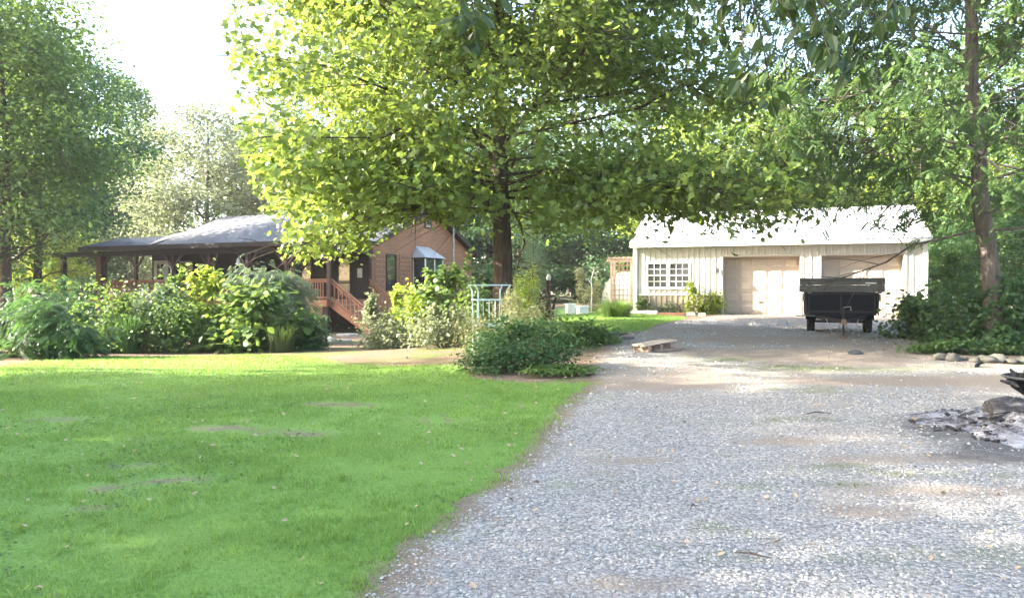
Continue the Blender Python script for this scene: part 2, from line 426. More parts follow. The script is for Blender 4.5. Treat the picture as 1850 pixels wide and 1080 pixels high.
def sheet(name, rows, dz, mat, kind='structure', dirt=None, **attrs):
    """rows: list of equal-length (x,y) polylines"""
    P = A(rows, float); n, m, _ = P.shape
    z = T(P[..., 0], P[..., 1]) + dz
    V = np.concatenate([P, z[..., None]], -1).reshape(-1, 3)
    i = np.arange(n - 1)[:, None] * m; j = np.arange(m - 1)[None]
    F = np.stack([i + j, i + j + 1, i + m + j + 1, i + m + j], -1).reshape(-1, 4)
    o = M().add(V, F).build(name, mat, None, True, kind)
    if dirt is not None: attrs['dirt'] = dirt
    for k, v in attrs.items():
        at = o.data.attributes.new(k, 'FLOAT', 'POINT'); at.data.foreach_set('value', A(v, np.float32).ravel())
    return o
gx = np.concatenate([[-420,-250,-150,-100,-70], np.arange(-50, 50.1, 1.0), [70,100,150,250,420]])
gy = np.concatenate([[-60,-30,-12], np.arange(-9, 62, 1.0), [70,85,110,160,250,420]])
sheet('ground', [[(x, y) for x in gx] for y in gy], 0, MAT['earth'])
# lawn, from behind the camera up to the planting bed
rows, dirt = [], []
xs = np.arange(-34, 3.6, .22)
xsn = YB(xs) + wob(xs, 3, .09)
for t in np.linspace(0, 1, 130):
    yy = -9 + (xsn + 9) * t
    rows.append(np.stack([xs, yy], 1))
    dirt.append(np.clip(np.maximum(1 - np.minimum((xsn - yy) / .35, (XL(yy) - xs + .1) / .34), .82 * bare(xs, yy)), 0, 1))
lawn = sheet('lawn', rows, .008, MAT['lawn'], dirt=dirt)
# lawn strip between the tree bed and the garage
rows = []
for y in np.linspace(19.5, 40, 40):
    a = np.interp(y, [19.5, 22, 26, 30, 40], [1.6, .9, .4, -1.0, -2.0]); b = np.interp(y, [19.5, 22, 26, 29.5, 40], [3.6, 4.4, 6.2, 5.0, 8.2])
    rows.append([(a + (b - a) * s, y) for s in np.linspace(0, 1, 14)])
sheet('side_lawn', rows, .006, MAT['lawn'], dirt=np.zeros((40, 14)))
# gravel driveway
ys = np.concatenate([np.arange(-9, 2, .5), np.arange(2, 12, .08), np.arange(12, 30.2, .2)])
rows, dirt = [], []
L = XL(ys) + wob(ys, 5, .05) + .05 * np.sin(ys * 37) * np.sin(ys * 11.3) + .035 * np.sin(ys * 71 + 1); R = XR(ys) + wob(ys, 8, .1)
for y, l, r in zip(ys, L, R):
    u = np.linspace(0, 1, 110) ** 1.5; xx = l + (r - l) * u
    rows.append(np.stack([xx, np.full(110, y)], 1))
    dirt.append(np.clip(1 - np.minimum((xx - l) / (.42 if y < 14 else .7), (r - xx) / .8), 0, 1))
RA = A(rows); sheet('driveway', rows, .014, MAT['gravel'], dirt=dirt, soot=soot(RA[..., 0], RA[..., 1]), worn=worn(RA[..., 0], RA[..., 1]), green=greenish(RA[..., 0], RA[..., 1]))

rng = np.random.default_rng(11)
def scatter(density, x0, x1, y0, y1, ok):
    n = int(density * (x1 - x0) * (y1 - y0)); x = rng.uniform(x0, x1, n); y = rng.uniform(y0, y1, n)
    k = ok(x, y); return x[k], y[k]
def patch_noise(x, y, s, seed):
    r = np.random.default_rng(seed); o = 0
    for f in (1, 1.9, 3.7, 6.1):
        a = r.uniform(0, 6.28, 4); o = o + (np.sin(x * s * f + a[0] + 1.3 * np.sin(y * s * f * .7 + a[1])) * np.sin(y * s * f + a[2])) / f ** .7
    return o
# grass blades
def blades(M_, x, y, h, w, z0=.0):
    n = len(x); z = T(x, y) + z0; a = rng.uniform(0, 6.28, n); le = rng.uniform(.2, 1.0, n) * h
    ca, sa = np.cos(a), np.sin(a); b = rng.uniform(0, 6.28, n)
    P0 = np.stack([x - ca * w, y - sa * w, z], 1); P1 = np.stack([x + ca * w, y + sa * w, z], 1)
    P2 = np.stack([x + np.cos(b) * le, y + np.sin(b) * le, z + h], 1)
    M_.add(np.stack([P0, P1, P2], 1).reshape(-1, 3), np.arange(3 * n).reshape(-1, 3))
def in_lawn(x, y):
    return (x < XL(y) + .02 + .11 * rng.normal(size=len(x)) + .10 * np.clip(patch_noise(x, y, 3.1, 15), -1, 1)) & (y < YB(x) + .05 * rng.normal(size=len(x))) & (bare(x, y) * (1.7 + 1.1 * patch_noise(x, y, 2.6, 71)) < .12 + rng.random(len(x))) & (np.abs(x) < .80 * np.abs(y) + 2.5)
g = M()
for y0, y1, den, h, w in ((2.6, 5.0, 5600, .034, .0034), (5.0, 8, 2800, .037, .005), (8, 12, 1300, .04, .008), (12, 19, 520, .045, .013)):
    x, y = scatter(den, -.8 * y1 - 2.5, 3, y0, y1, in_lawn)
    hh = h * rng.uniform(.45, 1.25, len(x)) * (1 + .35 * np.clip(patch_noise(x, y, 1.6, 9), -1, 1))
    blades(g, x, y, hh, w * rng.uniform(.7, 1.3, len(x)))
# taller clumps and clover in the lawn
for y0, y1, den in ((2.6, 6, 14), (6, 11, 7)):
    cx_, cy_ = scatter(den, -.8 * y1 - 2, 2, y0, y1, in_lawn)
    for a, b in zip(cx_, cy_):
        n = 16; blades(g, a + rng.normal(size=n) * .035, b + rng.normal(size=n) * .035, .085 * rng.uniform(.5, 1.2, n), .0055)
x, y = scatter(420, -2, 8, 19.5, 31, lambda x, y: (x > np.interp(y, [19.5, 22, 26, 30], [1.6, .9, .4, -1.])) & (x < np.interp(y, [19.5, 22, 26, 29.5], [3.6, 4.4, 6.2, 5.0])))
blades(g, x, y, .06 * rng.uniform(.5, 1.3, len(x)), .016)
g.build('lawn_grass', MAT['grass'], None, False, 'stuff')
# weeds in the gravel
g = M()
x, y = scatter(2600, -2, 15, 3, 17, lambda x, y: (x > XL(y) + .1) & (x < XR(y)) & (greenish(x, y) * (.6 + .5 * patch_noise(x, y, 2.3, 21)) > .35 + .9 * rng.random(len(x))) & (x < .8 * y + 1))
blades(g, x, y, .02 * rng.uniform(.3, 1.5, len(x)), .0055, .012)
MAT['weed'] = leafmat('weed', (.07, .09, .035), (.16, .18, .08), (.16, .20, .06), .3)
g.build('gravel_weeds', MAT['weed'], None, False, 'stuff')
# gravel chips
def chips(M_, x, y, s, z0=.014):
    n = len(x); base = A([(1,0,0),(-1,0,0),(0,1,0),(0,-1,0),(0,0,1),(0,0,-1)], float)
    V = base[None] * (s[:, None, None] * rng.uniform(.55, 1.25, (n, 6, 1))) * A((1, 1, .65))
    V += rng.normal(size=(n, 6, 3)) * s[:, None, None] * .18
    a = rng.uniform(0, 6.28, n); c, q = np.cos(a)[:, None], np.sin(a)[:, None]
    X = V[..., 0] * c - V[..., 1] * q; Y = V[..., 0] * q + V[..., 1] * c
    V = np.stack([X + x[:, None], Y + y[:, None], V[..., 2] + (T(x, y) + z0 + s * .25)[:, None]], -1)
    F = A([(0,2,4),(2,1,4),(1,3,4),(3,0,4),(2,0,5),(1,2,5),(3,1,5),(0,3,5)])
    M_.add(V.reshape(-1, 3), (F[None] + (np.arange(n) * 6)[:, None, None]).reshape(-1, 3))
def in_drive(x, y):
    e = (x - XL(y)); return (e > .02 + .28 * rng.random(len(x)) ** 2) & (x < XR(y) - .2) & (x < .8 * y + 1.5) & (worn(x, y) + .6 * greenish(x, y) + .8 * soot(x, y) < .12 + .95 * rng.random(len(x)))
g = M()
for y0, y1, den, s in ((2.8, 4.6, 2100, .0082), (4.6, 7, 1150, .0096), (7, 10.5, 440, .012), (10.5, 16, 80, .016), (16, 28, 45, .022)):
    x, y = scatter(den, -2.2, .8 * y1 + 1.5, y0, y1, in_drive)
    chips(g, x, y, s * (.5 + 1.25 * rng.random(len(x)) ** 2.2))
g.build('gravel', MAT['chips'], None, False, 'stuff')

# ================================================================ garage
GA = thing('garage', 'long cream metal garage with white ribbed roof, two doors and a paired window', 'garage', (5.0, 30.0, .49), math.atan2(-.337, .942))
GW, GD_, GE, GR = 10.4, 7.0, 2.91, 4.28          # width, depth, eave and ridge height
def ribbed(w, h, depth=.022, pitch=.2286):
    """profile (x, out) of a ribbed sheet, w wide, h high, facing -y"""
    xs = [(0, 0)]; n = max(1, round(w / pitch)); p = w / n
    for i in range(n):
        c = (i + .5) * p
        xs += [(c - .042, 0), (c - .022, -depth), (c + .022, -depth), (c + .042, 0)]
    xs.append((w, 0)); P = A(xs); k = len(P)
    V = np.concatenate([np.c_[P[:, 0], P[:, 1], np.zeros(k)], np.c_[P[:, 0], P[:, 1], np.full(k, h)]])
    i = np.arange(k - 1); F = np.stack([i, i + 1, k + i + 1, k + i], 1)
    return V, F
_pm = {}
def wall_rect(parent, x0, x1, z0, z1, mat, y=0.0, rz=0.0, org=(0, 0)):
    n = max(1, math.ceil((x1 - x0) / .915 - .05)); w = (x1 - x0) / n
    for i in range(n):
        key = (round(w, 3), round(z1 - z0, 3), mat)
        if key not in _pm: _pm[key] = M().add(*ribbed(w, z1 - z0)).mesh('wall_panel', MAT[mat])
        xx = x0 + i * w
        put(_pm[key], 'wall_panel', parent, (org[0] + xx * math.cos(rz) - y * math.sin(rz), org[1] + xx * math.sin(rz) + y * math.cos(rz), z0), (0, 0, rz))
D1, D2, DH, WC = (3.445, 6.22), (6.99, 9.71), 2.26, .76
WN = (.46, 2.18, 1.03, 2.10)
for x0, x1, z0, z1, m in ((.07,WN[0],WC+.05,GE,'cream_metal'),(WN[0],WN[1],WC+.05,WN[2],'cream_metal'),(WN[0],WN[1],WN[3],GE,'cream_metal'),(WN[1],D1[0],WC+.05,GE,'cream_metal'),
        (.07,D1[0],0,WC,'tan_metal'),(D1[0],D1[1],DH,GE,'cream_metal'),(D1[1],D2[0],WC+.05,GE,'cream_metal'),(D1[1],D2[0],0,WC,'tan_metal'),
        (D2[0],D2[1],DH,GE,'cream_metal'),(D2[1],GW-.07,WC+.05,GE,'cream_metal'),(D2[1],GW-.07,0,WC,'tan_metal')):
    wall_rect(GA, x0, x1, z0, z1, m)
# side and rear walls (same sheets), gable ends
for org, rz, w in (((0, GD_), -math.pi/2, GD_), ((GW, 0), math.pi/2, GD_), ((GW, GD_), math.pi, GW)):
    wall_rect(GA, .07, w - .07, WC + .05, GE, 'cream_metal', 0, rz, org); wall_rect(GA, .07, w - .07, 0, WC, 'tan_metal', 0, rz, org)
for xx in (0.0, GW):
    M().prism([(0.02, GE), (GD_ - .02, GE), (GD_/2, GR - .06)], xx - .012, xx + .012, 'x').build('gable', MAT['cream_metal'], GA)
for xx in (0, GW):
    for yy in (0, GD_): M().bb(xx - .08, xx + .08, yy - .08, yy + .08, 0, GE - .02).build('corner_trim', MAT['white'], GA)
for x0, x1 in ((.08, D1[0] - .09), (D1[1] + .09, D2[0] - .09), (D2[1] + .09, GW - .08)): M().bb(x0, x1, -.032, .01, WC, WC + .05).build('wainscot_trim', MAT['white_old'], GA)
# slab
M().bb(-.05, GW + .05, -.12, GD_, -.35, -.004).build('concrete_slab', MAT['concrete'], GA)
# doors: recessed sections of raised panels
RC = .46
for (x0, x1) in (D1, D2):
    d = M().bb(x0 + .002, x1 - .002, RC, RC + .02, 0, DH).build('garage_door', MAT['door_paint'], GA)
    rows_, cols_ = 5, 5; rh = DH / rows_; cw = (x1 - x0) / cols_
    key = M(); 
    key.bb(0, x1 - x0 - .02, -.035, 0, .006, rh - .006)
    px = M().bb(-cw*.38, cw*.38, -.012, 0, -rh*.33, rh*.33).add(*[A([(-cw*.30,-.024,-rh*.24),(cw*.30,-.024,-rh*.24),(cw*.30,-.024,rh*.24),(-cw*.30,-.024,rh*.24),(-cw*.38,-.0122,-rh*.33),(cw*.38,-.0122,-rh*.33),(cw*.38,-.0122,rh*.33),(-cw*.38,-.0122,rh*.33)]), [(0,1,2,3),(4,5,1,0),(5,6,2,1),(6,7,3,2),(7,4,0,3)]])
    # sections are flat with sunken frames round each raised field
    sec = key.mesh('door_section', MAT['door_paint']); fld = px.mesh('raised_panel', MAT['door_paint'])
    for r in range(rows_):
        put(sec, 'door_section', d, (x0 + .01, RC, r * rh))
        for c in range(cols_): put(fld, 'raised_panel', d, (x0 + (c + .5) * cw, RC - .036, (r + .5) * rh))
    M().bb(x0 + .002, x1 - .002, -.02, RC, DH - .001, DH + .03).bb(x0 - .03, x0 + .001, -.02, RC + .02, 0, DH + .03).bb(x1 - .001, x1 + .03, -.02, RC + .02, 0, DH + .03).build('door_jamb', MAT['door_paint'], GA)
    M().bb(x0 - .085, x0 - .031, -.036, .02, 0, DH + .07).bb(x1 + .031, x1 + .085, -.036, .02, 0, DH + .07).bb(x0 - .031, x1 + .031, -.036, .02, DH + .031, DH + .07).build('door_trim', MAT['cream_metal'], GA)
    M().bb(x0 + .1, x1 - .1, RC - .05, RC - .036, .0, .03).build('door_seal', MAT['rubber'], GA)
    M().bb((x0+x1)/2 - .07, (x0+x1)/2 + .07, RC - .062, RC - .04, rh*1.0 + .03, rh*1.0 + .055).build('door_handle', MAT['black_paint'], GA)
# paired sash window
x0, x1, z0, z1 = WN; xm = (x0 + x1) / 2
fr = M().bb(x0, x1, -.045, .04, z0, z0 + .07).bb(x0, x1, -.045, .04, z1 - .07, z1).bb(x0, x0 + .06, -.044, .04, z0 + .07, z1 - .07).bb(x1 - .06, x1, -.044, .04, z0 + .07, z1 - .07).bb(xm - .07, xm + .07, -.044, .04, z0 + .07, z1 - .07)
wf = fr.build('window', MAT['white'], GA)
mid = (z0 + z1) / 2
for a, b in ((x0 + .06, xm - .07), (xm + .07, x1 - .06)):
    M().bb(a, b, -.034, .02, mid - .025, mid + .025).build('sash_rail', MAT['white'], wf)
    for zz0, zz1 in ((z0 + .07, mid - .025), (mid + .025, z1 - .07)):
        mm = M()
        for k in (1, 2): xx = a + (b - a) * k / 3; mm.bb(xx - .011, xx + .011, -.022, -.001, zz0, zz1)
        zc = (zz0 + zz1) / 2; mm.bb(a, b, -.0205, -.0015, zc - .011, zc + .011)
        mm.build('muntin', MAT['white'], wf)
        for k in range(3):
            for q0, q1 in ((zz0, zc), (zc, zz1)):
                M().bb(a + (b-a)*k/3, a + (b-a)*(k+1)/3, 0, .006, q0, q1).build('pane', MAT['glass'], wf)
M().bb(x0 - .04, x1 + .04, -.07, -.046, z0 - .03, z0 + .01).build('window_sill', MAT['white'], GA)
# roof sheets
SL = math.atan2(GR - GE, GD_ / 2); OV, ROV = .36, .16
rl = (GD_ / 2 + OV) / math.cos(SL)
V, F = ribbed(GW + 2 * ROV, rl, .026); n_sheets = 12; sw = (GW + 2 * ROV) / n_sheets
V, F = ribbed(sw, rl, .026); rp = M().add(V, F).mesh('roof_panel', MAT['roof_metal'])
for i in range(n_sheets):
    put(rp, 'roof_panel', GA, (-ROV + i * sw, -OV, GE - OV * math.tan(SL) + .06), (-(math.pi/2 - SL), 0, 0))
    put(rp, 'roof_panel', GA, (GW + ROV - i * sw, GD_ + OV, GE - OV * math.tan(SL) + .06), (-(math.pi/2 - SL), 0, math.pi))
M().prism([(GD_/2 - .2, GR + .02), (GD_/2, GR + .105), (GD_/2 + .2, GR + .02), (GD_/2, GR + .09)], -ROV, GW + ROV, 'x').build('ridge_cap', MAT['roof_metal'], GA)
ez = GE - OV * math.tan(SL)
M().bb(-ROV, GW + ROV, -OV - .02, -OV + .005, ez - .10, ez + .045).build('fascia', MAT['cream_metal'], GA)
M().bb(-ROV + .01, GW + ROV - .01, -OV + .006, -.035, ez - .09, ez - .07).build('soffit', MAT['cream_metal'], GA)
m = M()
for xx in (-ROV, GW + ROV):
    m.bar((xx, -OV - .02, ez + .0), (xx, GD_/2, GR + .02), .03, .16); m.bar((xx, GD_ + OV, ez), (xx, GD_/2, GR + .02), .03, .16)
m.build('rake_trim', MAT['cream_metal'], GA)
lp = M().bb(3.1, 3.2, -.05, -.03, 1.66, 1.86).build('wall_lamp', MAT['black_paint'], GA)
M().bar((3.15, -.05, 1.82), (3.15, -.15, 1.86), .02, .02).build('lamp_arm', MAT['black_paint'], lp)
M().lathe([(.0, 1.86), (.06, 1.84), (.05, 1.66), (.0, 1.64)], 8, c=(3.15, -.16, 0)).build('lamp_shade', MAT['steel'], lp)
wv = thing('weathervane', 'thin pale weathervane on the white garage roof ridge', 'weathervane', GA.matrix_basis @ Vector((4.75, GD_/2, GR + .08)), GA.rotation_euler.z)
M().tube([(0,0,-.02),(0,0,.55)], .02, 6).build('pole', MAT['white_old'], wv)
M().tube([(-.22,0,.38),(.22,0,.38)], .014, 5).tube([(0,-.22,.38),(0,.22,.38)], .014, 5).build('compass_arms', MAT['white_old'], wv)
M().prism([(-.25,.50),(.05,.50),(.05,.45),(.22,.53),(.05,.61),(.05,.56),(-.25,.56)], -.008, .008, 'y').build('arrow', MAT['white_old'], wv)

# ================================================================ house
HA = math.atan2(-.39, .92); HO = Vector((-7.8, 31.0, -.33))
HOUSE = thing('house', 'brown wood sided house with grey shingled roof and deep front porch', 'house', HO, HA)
HM = Matrix.Translation(HO) @ Matrix.Rotation(HA, 4, 'Z')
FL, EZ, RZ_, WY, WB, RY = 1.37, 3.98, 6.03, 3.2, 13.8, 8.6   # local heights above ground: floor, eave at wall, ridge
XLft = -13.6
# walls as lapped boards (too thin to pick apart at this distance)
def lapped(x0, x1, y0, y1, z0, z1, top=None, pitch=.19, axis='x'):
    """boards on a wall plane; axis x: faces -y along x; axis y: faces +x along y; top(t) limits the height"""
    m = M(); z = z0
    while z < z1 - .01:
        zt = min(z + pitch, z1)
        a, b = (x0, x1) if axis == 'x' else (y0, y1)
        if top:
            r = top(z + .01)
            if r is None: break
            a, b = r; r2 = top(zt) or (sum(r)/2 - .01, sum(r)/2 + .01)
        else: r2 = (a, b)
        o0, o1 = .028, .008
        if axis == 'x':
            V = [(a, y0 - o0, z), (b, y0 - o0, z), (r2[1], y0 - o1, zt), (r2[0], y0 - o1, zt), (a, y0, z), (b, y0, z)]
        else:
            V = [(x0 + o0, a, z), (x0 + o0, b, z), (x0 + o1, r2[1], zt), (x0 + o1, r2[0], zt), (x0, a, z), (x0, b, z)]
        m.add(V, [(0,1,2,3), (4,5,1,0)]); z += pitch
    return m
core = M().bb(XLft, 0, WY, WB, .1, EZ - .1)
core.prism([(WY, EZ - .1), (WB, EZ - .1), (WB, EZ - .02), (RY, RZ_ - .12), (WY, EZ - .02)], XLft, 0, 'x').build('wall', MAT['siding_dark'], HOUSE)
def gtop(z):
    if z <= EZ - .1: return (WY, WB)
    t = (z - EZ + .1) / (RZ_ - EZ)
    if t > .97: return None
    return (WY + (RY - WY) * t, WB - (WB - RY) * t)
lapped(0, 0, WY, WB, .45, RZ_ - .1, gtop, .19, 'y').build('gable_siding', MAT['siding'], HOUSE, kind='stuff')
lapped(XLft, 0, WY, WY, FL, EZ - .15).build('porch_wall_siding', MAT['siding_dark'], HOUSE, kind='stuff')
M().bb(.031, .06, WY - .03, WY + .12, .45, EZ - .15).bb(-.12, .06, WY - .06, WY - .031, .45, EZ - .15).build('corner_board', MAT['siding_dark'], HOUSE)
M().bb(-.02, .04, WY, WB, -.3, .45).build('foundation', MAT['concrete'], HOUSE)
# roof
th = .14
def slab(name, quad, mat=MAT['shingle'], th=.14, parent=HOUSE):
    q = [Vector(v) for v in quad]; n = (q[1] - q[0]).cross(q[-1] - q[0]).normalized()
    if n.z < 0: n = -n
    k = len(q); V = [tuple(v) for v in q] + [tuple(v - n * th) for v in q]
    F = [tuple(range(k)), tuple(range(2*k - 1, k - 1, -1))] + [(i, i + k, (i + 1) % k + k, (i + 1) % k) for i in range(k)]
    m = M().add(V, F); o = m.build(name, [mat, MAT['beam']], parent)
    me = o.data
    for p in me.polygons:
        if p.index > 0: p.material_index = 1
    return o
ROX = .42
slab('main_roof', [(XLft - .4, WY - .02, EZ + .0), (ROX, WY - .02, EZ + .0), (ROX, RY, RZ_ + .1), (XLft - .4, RY, RZ_ + .1)])
slab('rear_roof', [(XLft - .4, RY + .001, RZ_ + .1), (ROX, RY + .001, RZ_ + .1), (ROX, WB + .45, EZ - .19), (XLft - .4, WB + .45, EZ - .19)])
slab('porch_roof', [(-14.45, -.38, 3.86), (ROX, -.38, 3.86), (ROX, WY - .03, EZ + .03), (-14.45, WY - .03, EZ + .03)])
slab('side_porch_roof', [(-14.47, -.36, 3.86), (-14.47, WY, EZ + .03), (-14.0, 7.2, 5.45), (-15.7, 6.0, 4.86), (-15.8, 3.0, 4.55)], th=.10)
slab('carport_roof', [(-17.2, .2, 3.66), (-14.48, .2, 3.70), (-14.48, 4.6, 3.9), (-17.2, 4.6, 3.85)], th=.22)
M().bb(-14.47, ROX + .02, -.42, -.381, 3.66, 3.875).build('porch_fascia', MAT['beam'], HOUSE)
M().bb(-14.3, .25, -.08, .08, 3.42, 3.655).build('porch_beam', MAT['beam'], HOUSE)
M().bb(.09, .25, .09, WY - .05, 3.43, 3.66).build('side_beam', MAT['beam'], HOUSE)
m = M()
m.bar((ROX - .02, RY, RZ_ + .01), (ROX - .02, WY - .02, EZ - .09), .06, .2); m.bar((ROX - .02, RY, RZ_ + .01), (ROX - .02, WB + .43, EZ - .27), .06, .2)
m.bar((ROX - .02, WY, EZ - .08), (ROX - .02, -.36, 3.75), .06, .18)
m.build('rake_board', MAT['beam'], HOUSE)
# porch floor, skirt
m = M()
for k in range(22): m.bb(-14.2, .1, -.1 + k * .15, .04 + k * .15, FL - .04, FL)
m.build('deck_boards', MAT['deck'], HOUSE, kind='stuff')
M().bb(-14.2, .1, -.14, -.101, FL - .26, FL - .01).bb(.101, .14, -.14, 3.1, FL - .26, FL - .01).build('rim_joist', MAT['deck'], HOUSE)
for xx in (-.05, -4.2, -8.6, -13.4): M().bb(xx - .13, xx + .13, 0, .26, -.3, FL - .27).build('pier', MAT['siding_dark'], HOUSE)
lat = M().bb(-4.07, -.19, .02, .045, FL - .34, FL - .27).bb(-4.07, -.19, .02, .045, 0, .07).build('skirt_lattice', MAT['lattice'], HOUSE)
m = M()
for k in range(46):
    x0 = -5.1 + k * .12
    for s in (1, -1):
        a = Vector((x0, .03 + .006 * s, .05)); b = Vector((x0 + s * 1.0, .03 + .006 * s, FL - .3))
        lo, hi = -4.06, -.2
        t0, t1 = 0, 1
        for q in (lo, hi):
            pass
        ta = [(q - a.x) / (b.x - a.x) for q in (lo, hi)]; t0, t1 = max(0, min(ta)), min(1, max(ta))
        if t1 - t0 > .08: m.bar(a.lerp(b, t0), a.lerp(b, t1), .035, .008, up=(0, 1, 0))
m.build('lattice_strip', MAT['lattice'], lat, kind='stuff')
# posts with Y braces
POSTS = [0.15, -2.05, -4.2, -6.4, -8.6, -11.0, -13.35]
hk = None
for i, s in enumerate(POSTS):
    w = .065 if i < 6 else .17
    p = M().bb(s - w, s + w, -w, w, FL, 3.42).build('porch_post', MAT['post'], HOUSE)
    for sg in (-1, 1):
        if i == 0 and sg > 0: continue
        M().bar((s + sg * .05, 0, 2.85), (s + sg * .55, 0, 3.42), .07, .09).build('brace', MAT['post'], p)
    if i in (2, 3, 4):
        t = np.linspace(0, math.pi * 1.25, 12)
        M().tube([(s - .05 - .28 * (1 - math.cos(q)) , -.1, 2.72 + .22 * math.sin(q)) for q in t], .022, 6).tube([(s - .05, -.1, 2.35), (s - .05, -.1, 2.74)], .025, 6).build('plant_hook', MAT['white_old'], p)
M().bb(-16.7, -16.5, .3, .5, 0, 3.45).build('carport_post', MAT['post'], HOUSE)
# railing
rail = M().bb(-13.2, .08, -.06, .06, FL + .84, FL + .89).bb(-13.2, .08, -.02, .02, FL + .74, FL + .82).bb(-13.2, .08, -.02, .02, FL + .08, FL + .15).build('porch_railing', MAT['deck'], HOUSE)
bal = M().bb(-.02, .02, -.045, -.021, FL + .06, FL + .82).mesh('baluster', MAT['deck_v'])
for k in range(100):
    put(bal, 'baluster', rail, (-.12 - k * .131, 0, 0))
# porch doors and windows on the front wall
def framed(name, x0, x1, z0, z1, mat, nx, nz, fr=.07, y=WY - .03, parent=HOUSE):
    f = M().bb(x0, x1, y - .04, y, z0, z0 + fr).bb(x0, x1, y - .04, y, z1 - fr, z1).bb(x0, x0 + fr, y - .0395, y, z0 + fr, z1 - fr).bb(x1 - fr, x1, y - .0395, y, z0 + fr, z1 - fr)
    for i in range(1, nx): xx = x0 + fr + (x1 - x0 - 2*fr) * i / nx; f.bb(xx - .018, xx + .018, y - .03, y - .008, z0 + fr, z1 - fr)
    for j in range(1, nz): zz = z0 + fr + (z1 - z0 - 2*fr) * j / nz; f.bb(x0 + fr, x1 - fr, y - .029, y - .009, zz - .018, zz + .018)
    o = f.build(name, mat, parent)
    for i in range(nx):
        for j in range(nz):
            a = x0 + fr + (x1 - x0 - 2*fr) * i / nx; b = x0 + fr + (x1 - x0 - 2*fr) * (i + 1) / nx
            c = z0 + fr + (z1 - z0 - 2*fr) * j / nz; d = z0 + fr + (z1 - z0 - 2*fr) * (j + 1) / nz
            M().bb(a, b, y - .02, y - .012, c, d).build('pane', MAT['glass'], o)
    return o
dr = M().bb(-13.42, -12.42, WY - .075, WY - .03, FL, 3.32).build('porch_door', MAT['white'], HOUSE)
framed('door_window', -13.24, -12.60, 2.25, 3.2, MAT['white'], 2, 3, .07, WY - .076, dr)
framed('window', -11.6, -10.75, 1.9, 3.25, MAT['white_old'], 1, 2, .06)
framed('window', -7.6, -6.2, 1.9, 3.25, MAT['siding_dark'], 2, 2, .06)
framed('window', -4.6, -3.2, 1.9, 3.25, MAT['siding_dark'], 2, 2, .06)
framed('glass_door', -1.75, -.95, FL, 3.35, MAT['siding_dark'], 1, 1, .09)
M().bb(-9.55, -9.45, WY - .08, WY - .03, FL, 3.4).bb(-9.33, -9.22, WY - .08, WY - .03, FL, 3.4).build('door_casing', MAT['white'], HOUSE)
M().bb(-.62, -.36, WY - .05, WY - .035, 2.35, 2.78).build('notice_board', MAT['white_old'], HOUSE)
# attic vent
vf = M().bb(.03, .06, 8.25, 8.95, 5.0, 5.06).bb(.03, .06, 8.25, 8.95, 5.56, 5.62).bb(.03, .059, 8.25, 8.33, 5.06, 5.56).bb(.03, .059, 8.87, 8.95, 5.06, 5.56).build('attic_vent', MAT['siding_dark'], HOUSE)
for k in range(7): M().bar((.038, 8.33, 5.09 + k * .07), (.038, 8.87, 5.09 + k * .07), .05, .012, up=(.6, 0, .8)).build('louvre', MAT['white_old'], vf)
# gable window and glazed bay
def framed_y(name, y0, y1, z0, z1, mat, ny, nz, x=.03, fr=.08, parent=HOUSE):
    f = M().bb(x, x + .045, y0, y1, z0, z0 + fr).bb(x, x + .045, y0, y1, z1 - fr, z1).bb(x, x + .0445, y0, y0 + fr, z0 + fr, z1 - fr).bb(x, x + .0445, y1 - fr, y1, z0 + fr, z1 - fr)
    for j in range(1, nz): zz = z0 + (z1 - z0) * j / nz; f.bb(x, x + .035, y0 + fr, y1 - fr, zz - .03, zz + .03)
    for j in range(1, ny): yy = y0 + (y1 - y0) * j / ny; f.bb(x, x + .034, yy - .03, yy + .03, z0 + fr, z1 - fr)
    o = f.build(name, mat, parent)
    for i in range(ny):
        for j in range(nz):
            M().bb(x, x + .012, y0 + fr + (y1-y0-2*fr)*i/ny, y0 + fr + (y1-y0-2*fr)*(i+1)/ny, z0 + fr + (z1-z0-2*fr)*j/nz, z0 + fr + (z1-z0-2*fr)*(j+1)/nz).build('pane', MAT['glass'], o)
    return o
framed_y('window', 4.55, 5.45, 1.75, 3.5, MAT['siding_dark'], 1, 2)
by0, by1, bz0, bz1, bd = 7.05, 8.95, 1.75, 3.35, .75
bay = M().bb(.03, bd, by0, by1, bz0 - .12, bz0).bb(.03, bd, by0, by1, bz1, bz1 + .05).build('bay_window', MAT['siding_dark'], HOUSE)
m = M()
for xx, yy in ((bd - .05, by0), (bd - .05, by1 - .07), (.031, by0), (.031, by1 - .07), (bd - .05, (by0 + by1)/2)): m.bb(xx, xx + .05, yy, yy + .07, bz0, bz1)
m.build('bay_frame', MAT['white_old'], bay)
M().bb(bd - .03, bd - .02, by0 + .071, (by0+by1)/2 - .001, bz0, bz1).build('pane', MAT['glass'], bay)
M().bb(bd - .03, bd - .02, (by0+by1)/2 + .071, by1 - .071, bz0, bz1).build('pane', MAT['glass'], bay)
for yy in (by0 + .02, by1 - .04): M().bb(.08, bd - .051, yy, yy + .01, bz0, bz1).build('pane', MAT['glass'], bay)
rt, re = bz1 + .66, bz1 + .06
V = [(bd + .1, by0 - .12, re), (bd + .1, by1 + .12, re), (.04, by1 - .25, rt), (.04, by0 + .25, rt), (.04, by0 - .12, re), (.04, by1 + .12, re)]
M().add(V, [(0,1,2,3), (4,0,3), (1,5,2), (0,4,5,1)]).build('bay_roof', MAT['roof_metal'], bay)
m = M()
for k in range(6):
    t = (k + .5) / 6; m.bar((bd + .1, by0 - .12 + t * (by1 - by0 + .24), re + .01), (.04, by0 + .25 + t * (by1 - by0 - .5), rt + .01), .03, .025)
m.build('roof_seam', MAT['roof_metal'], bay)
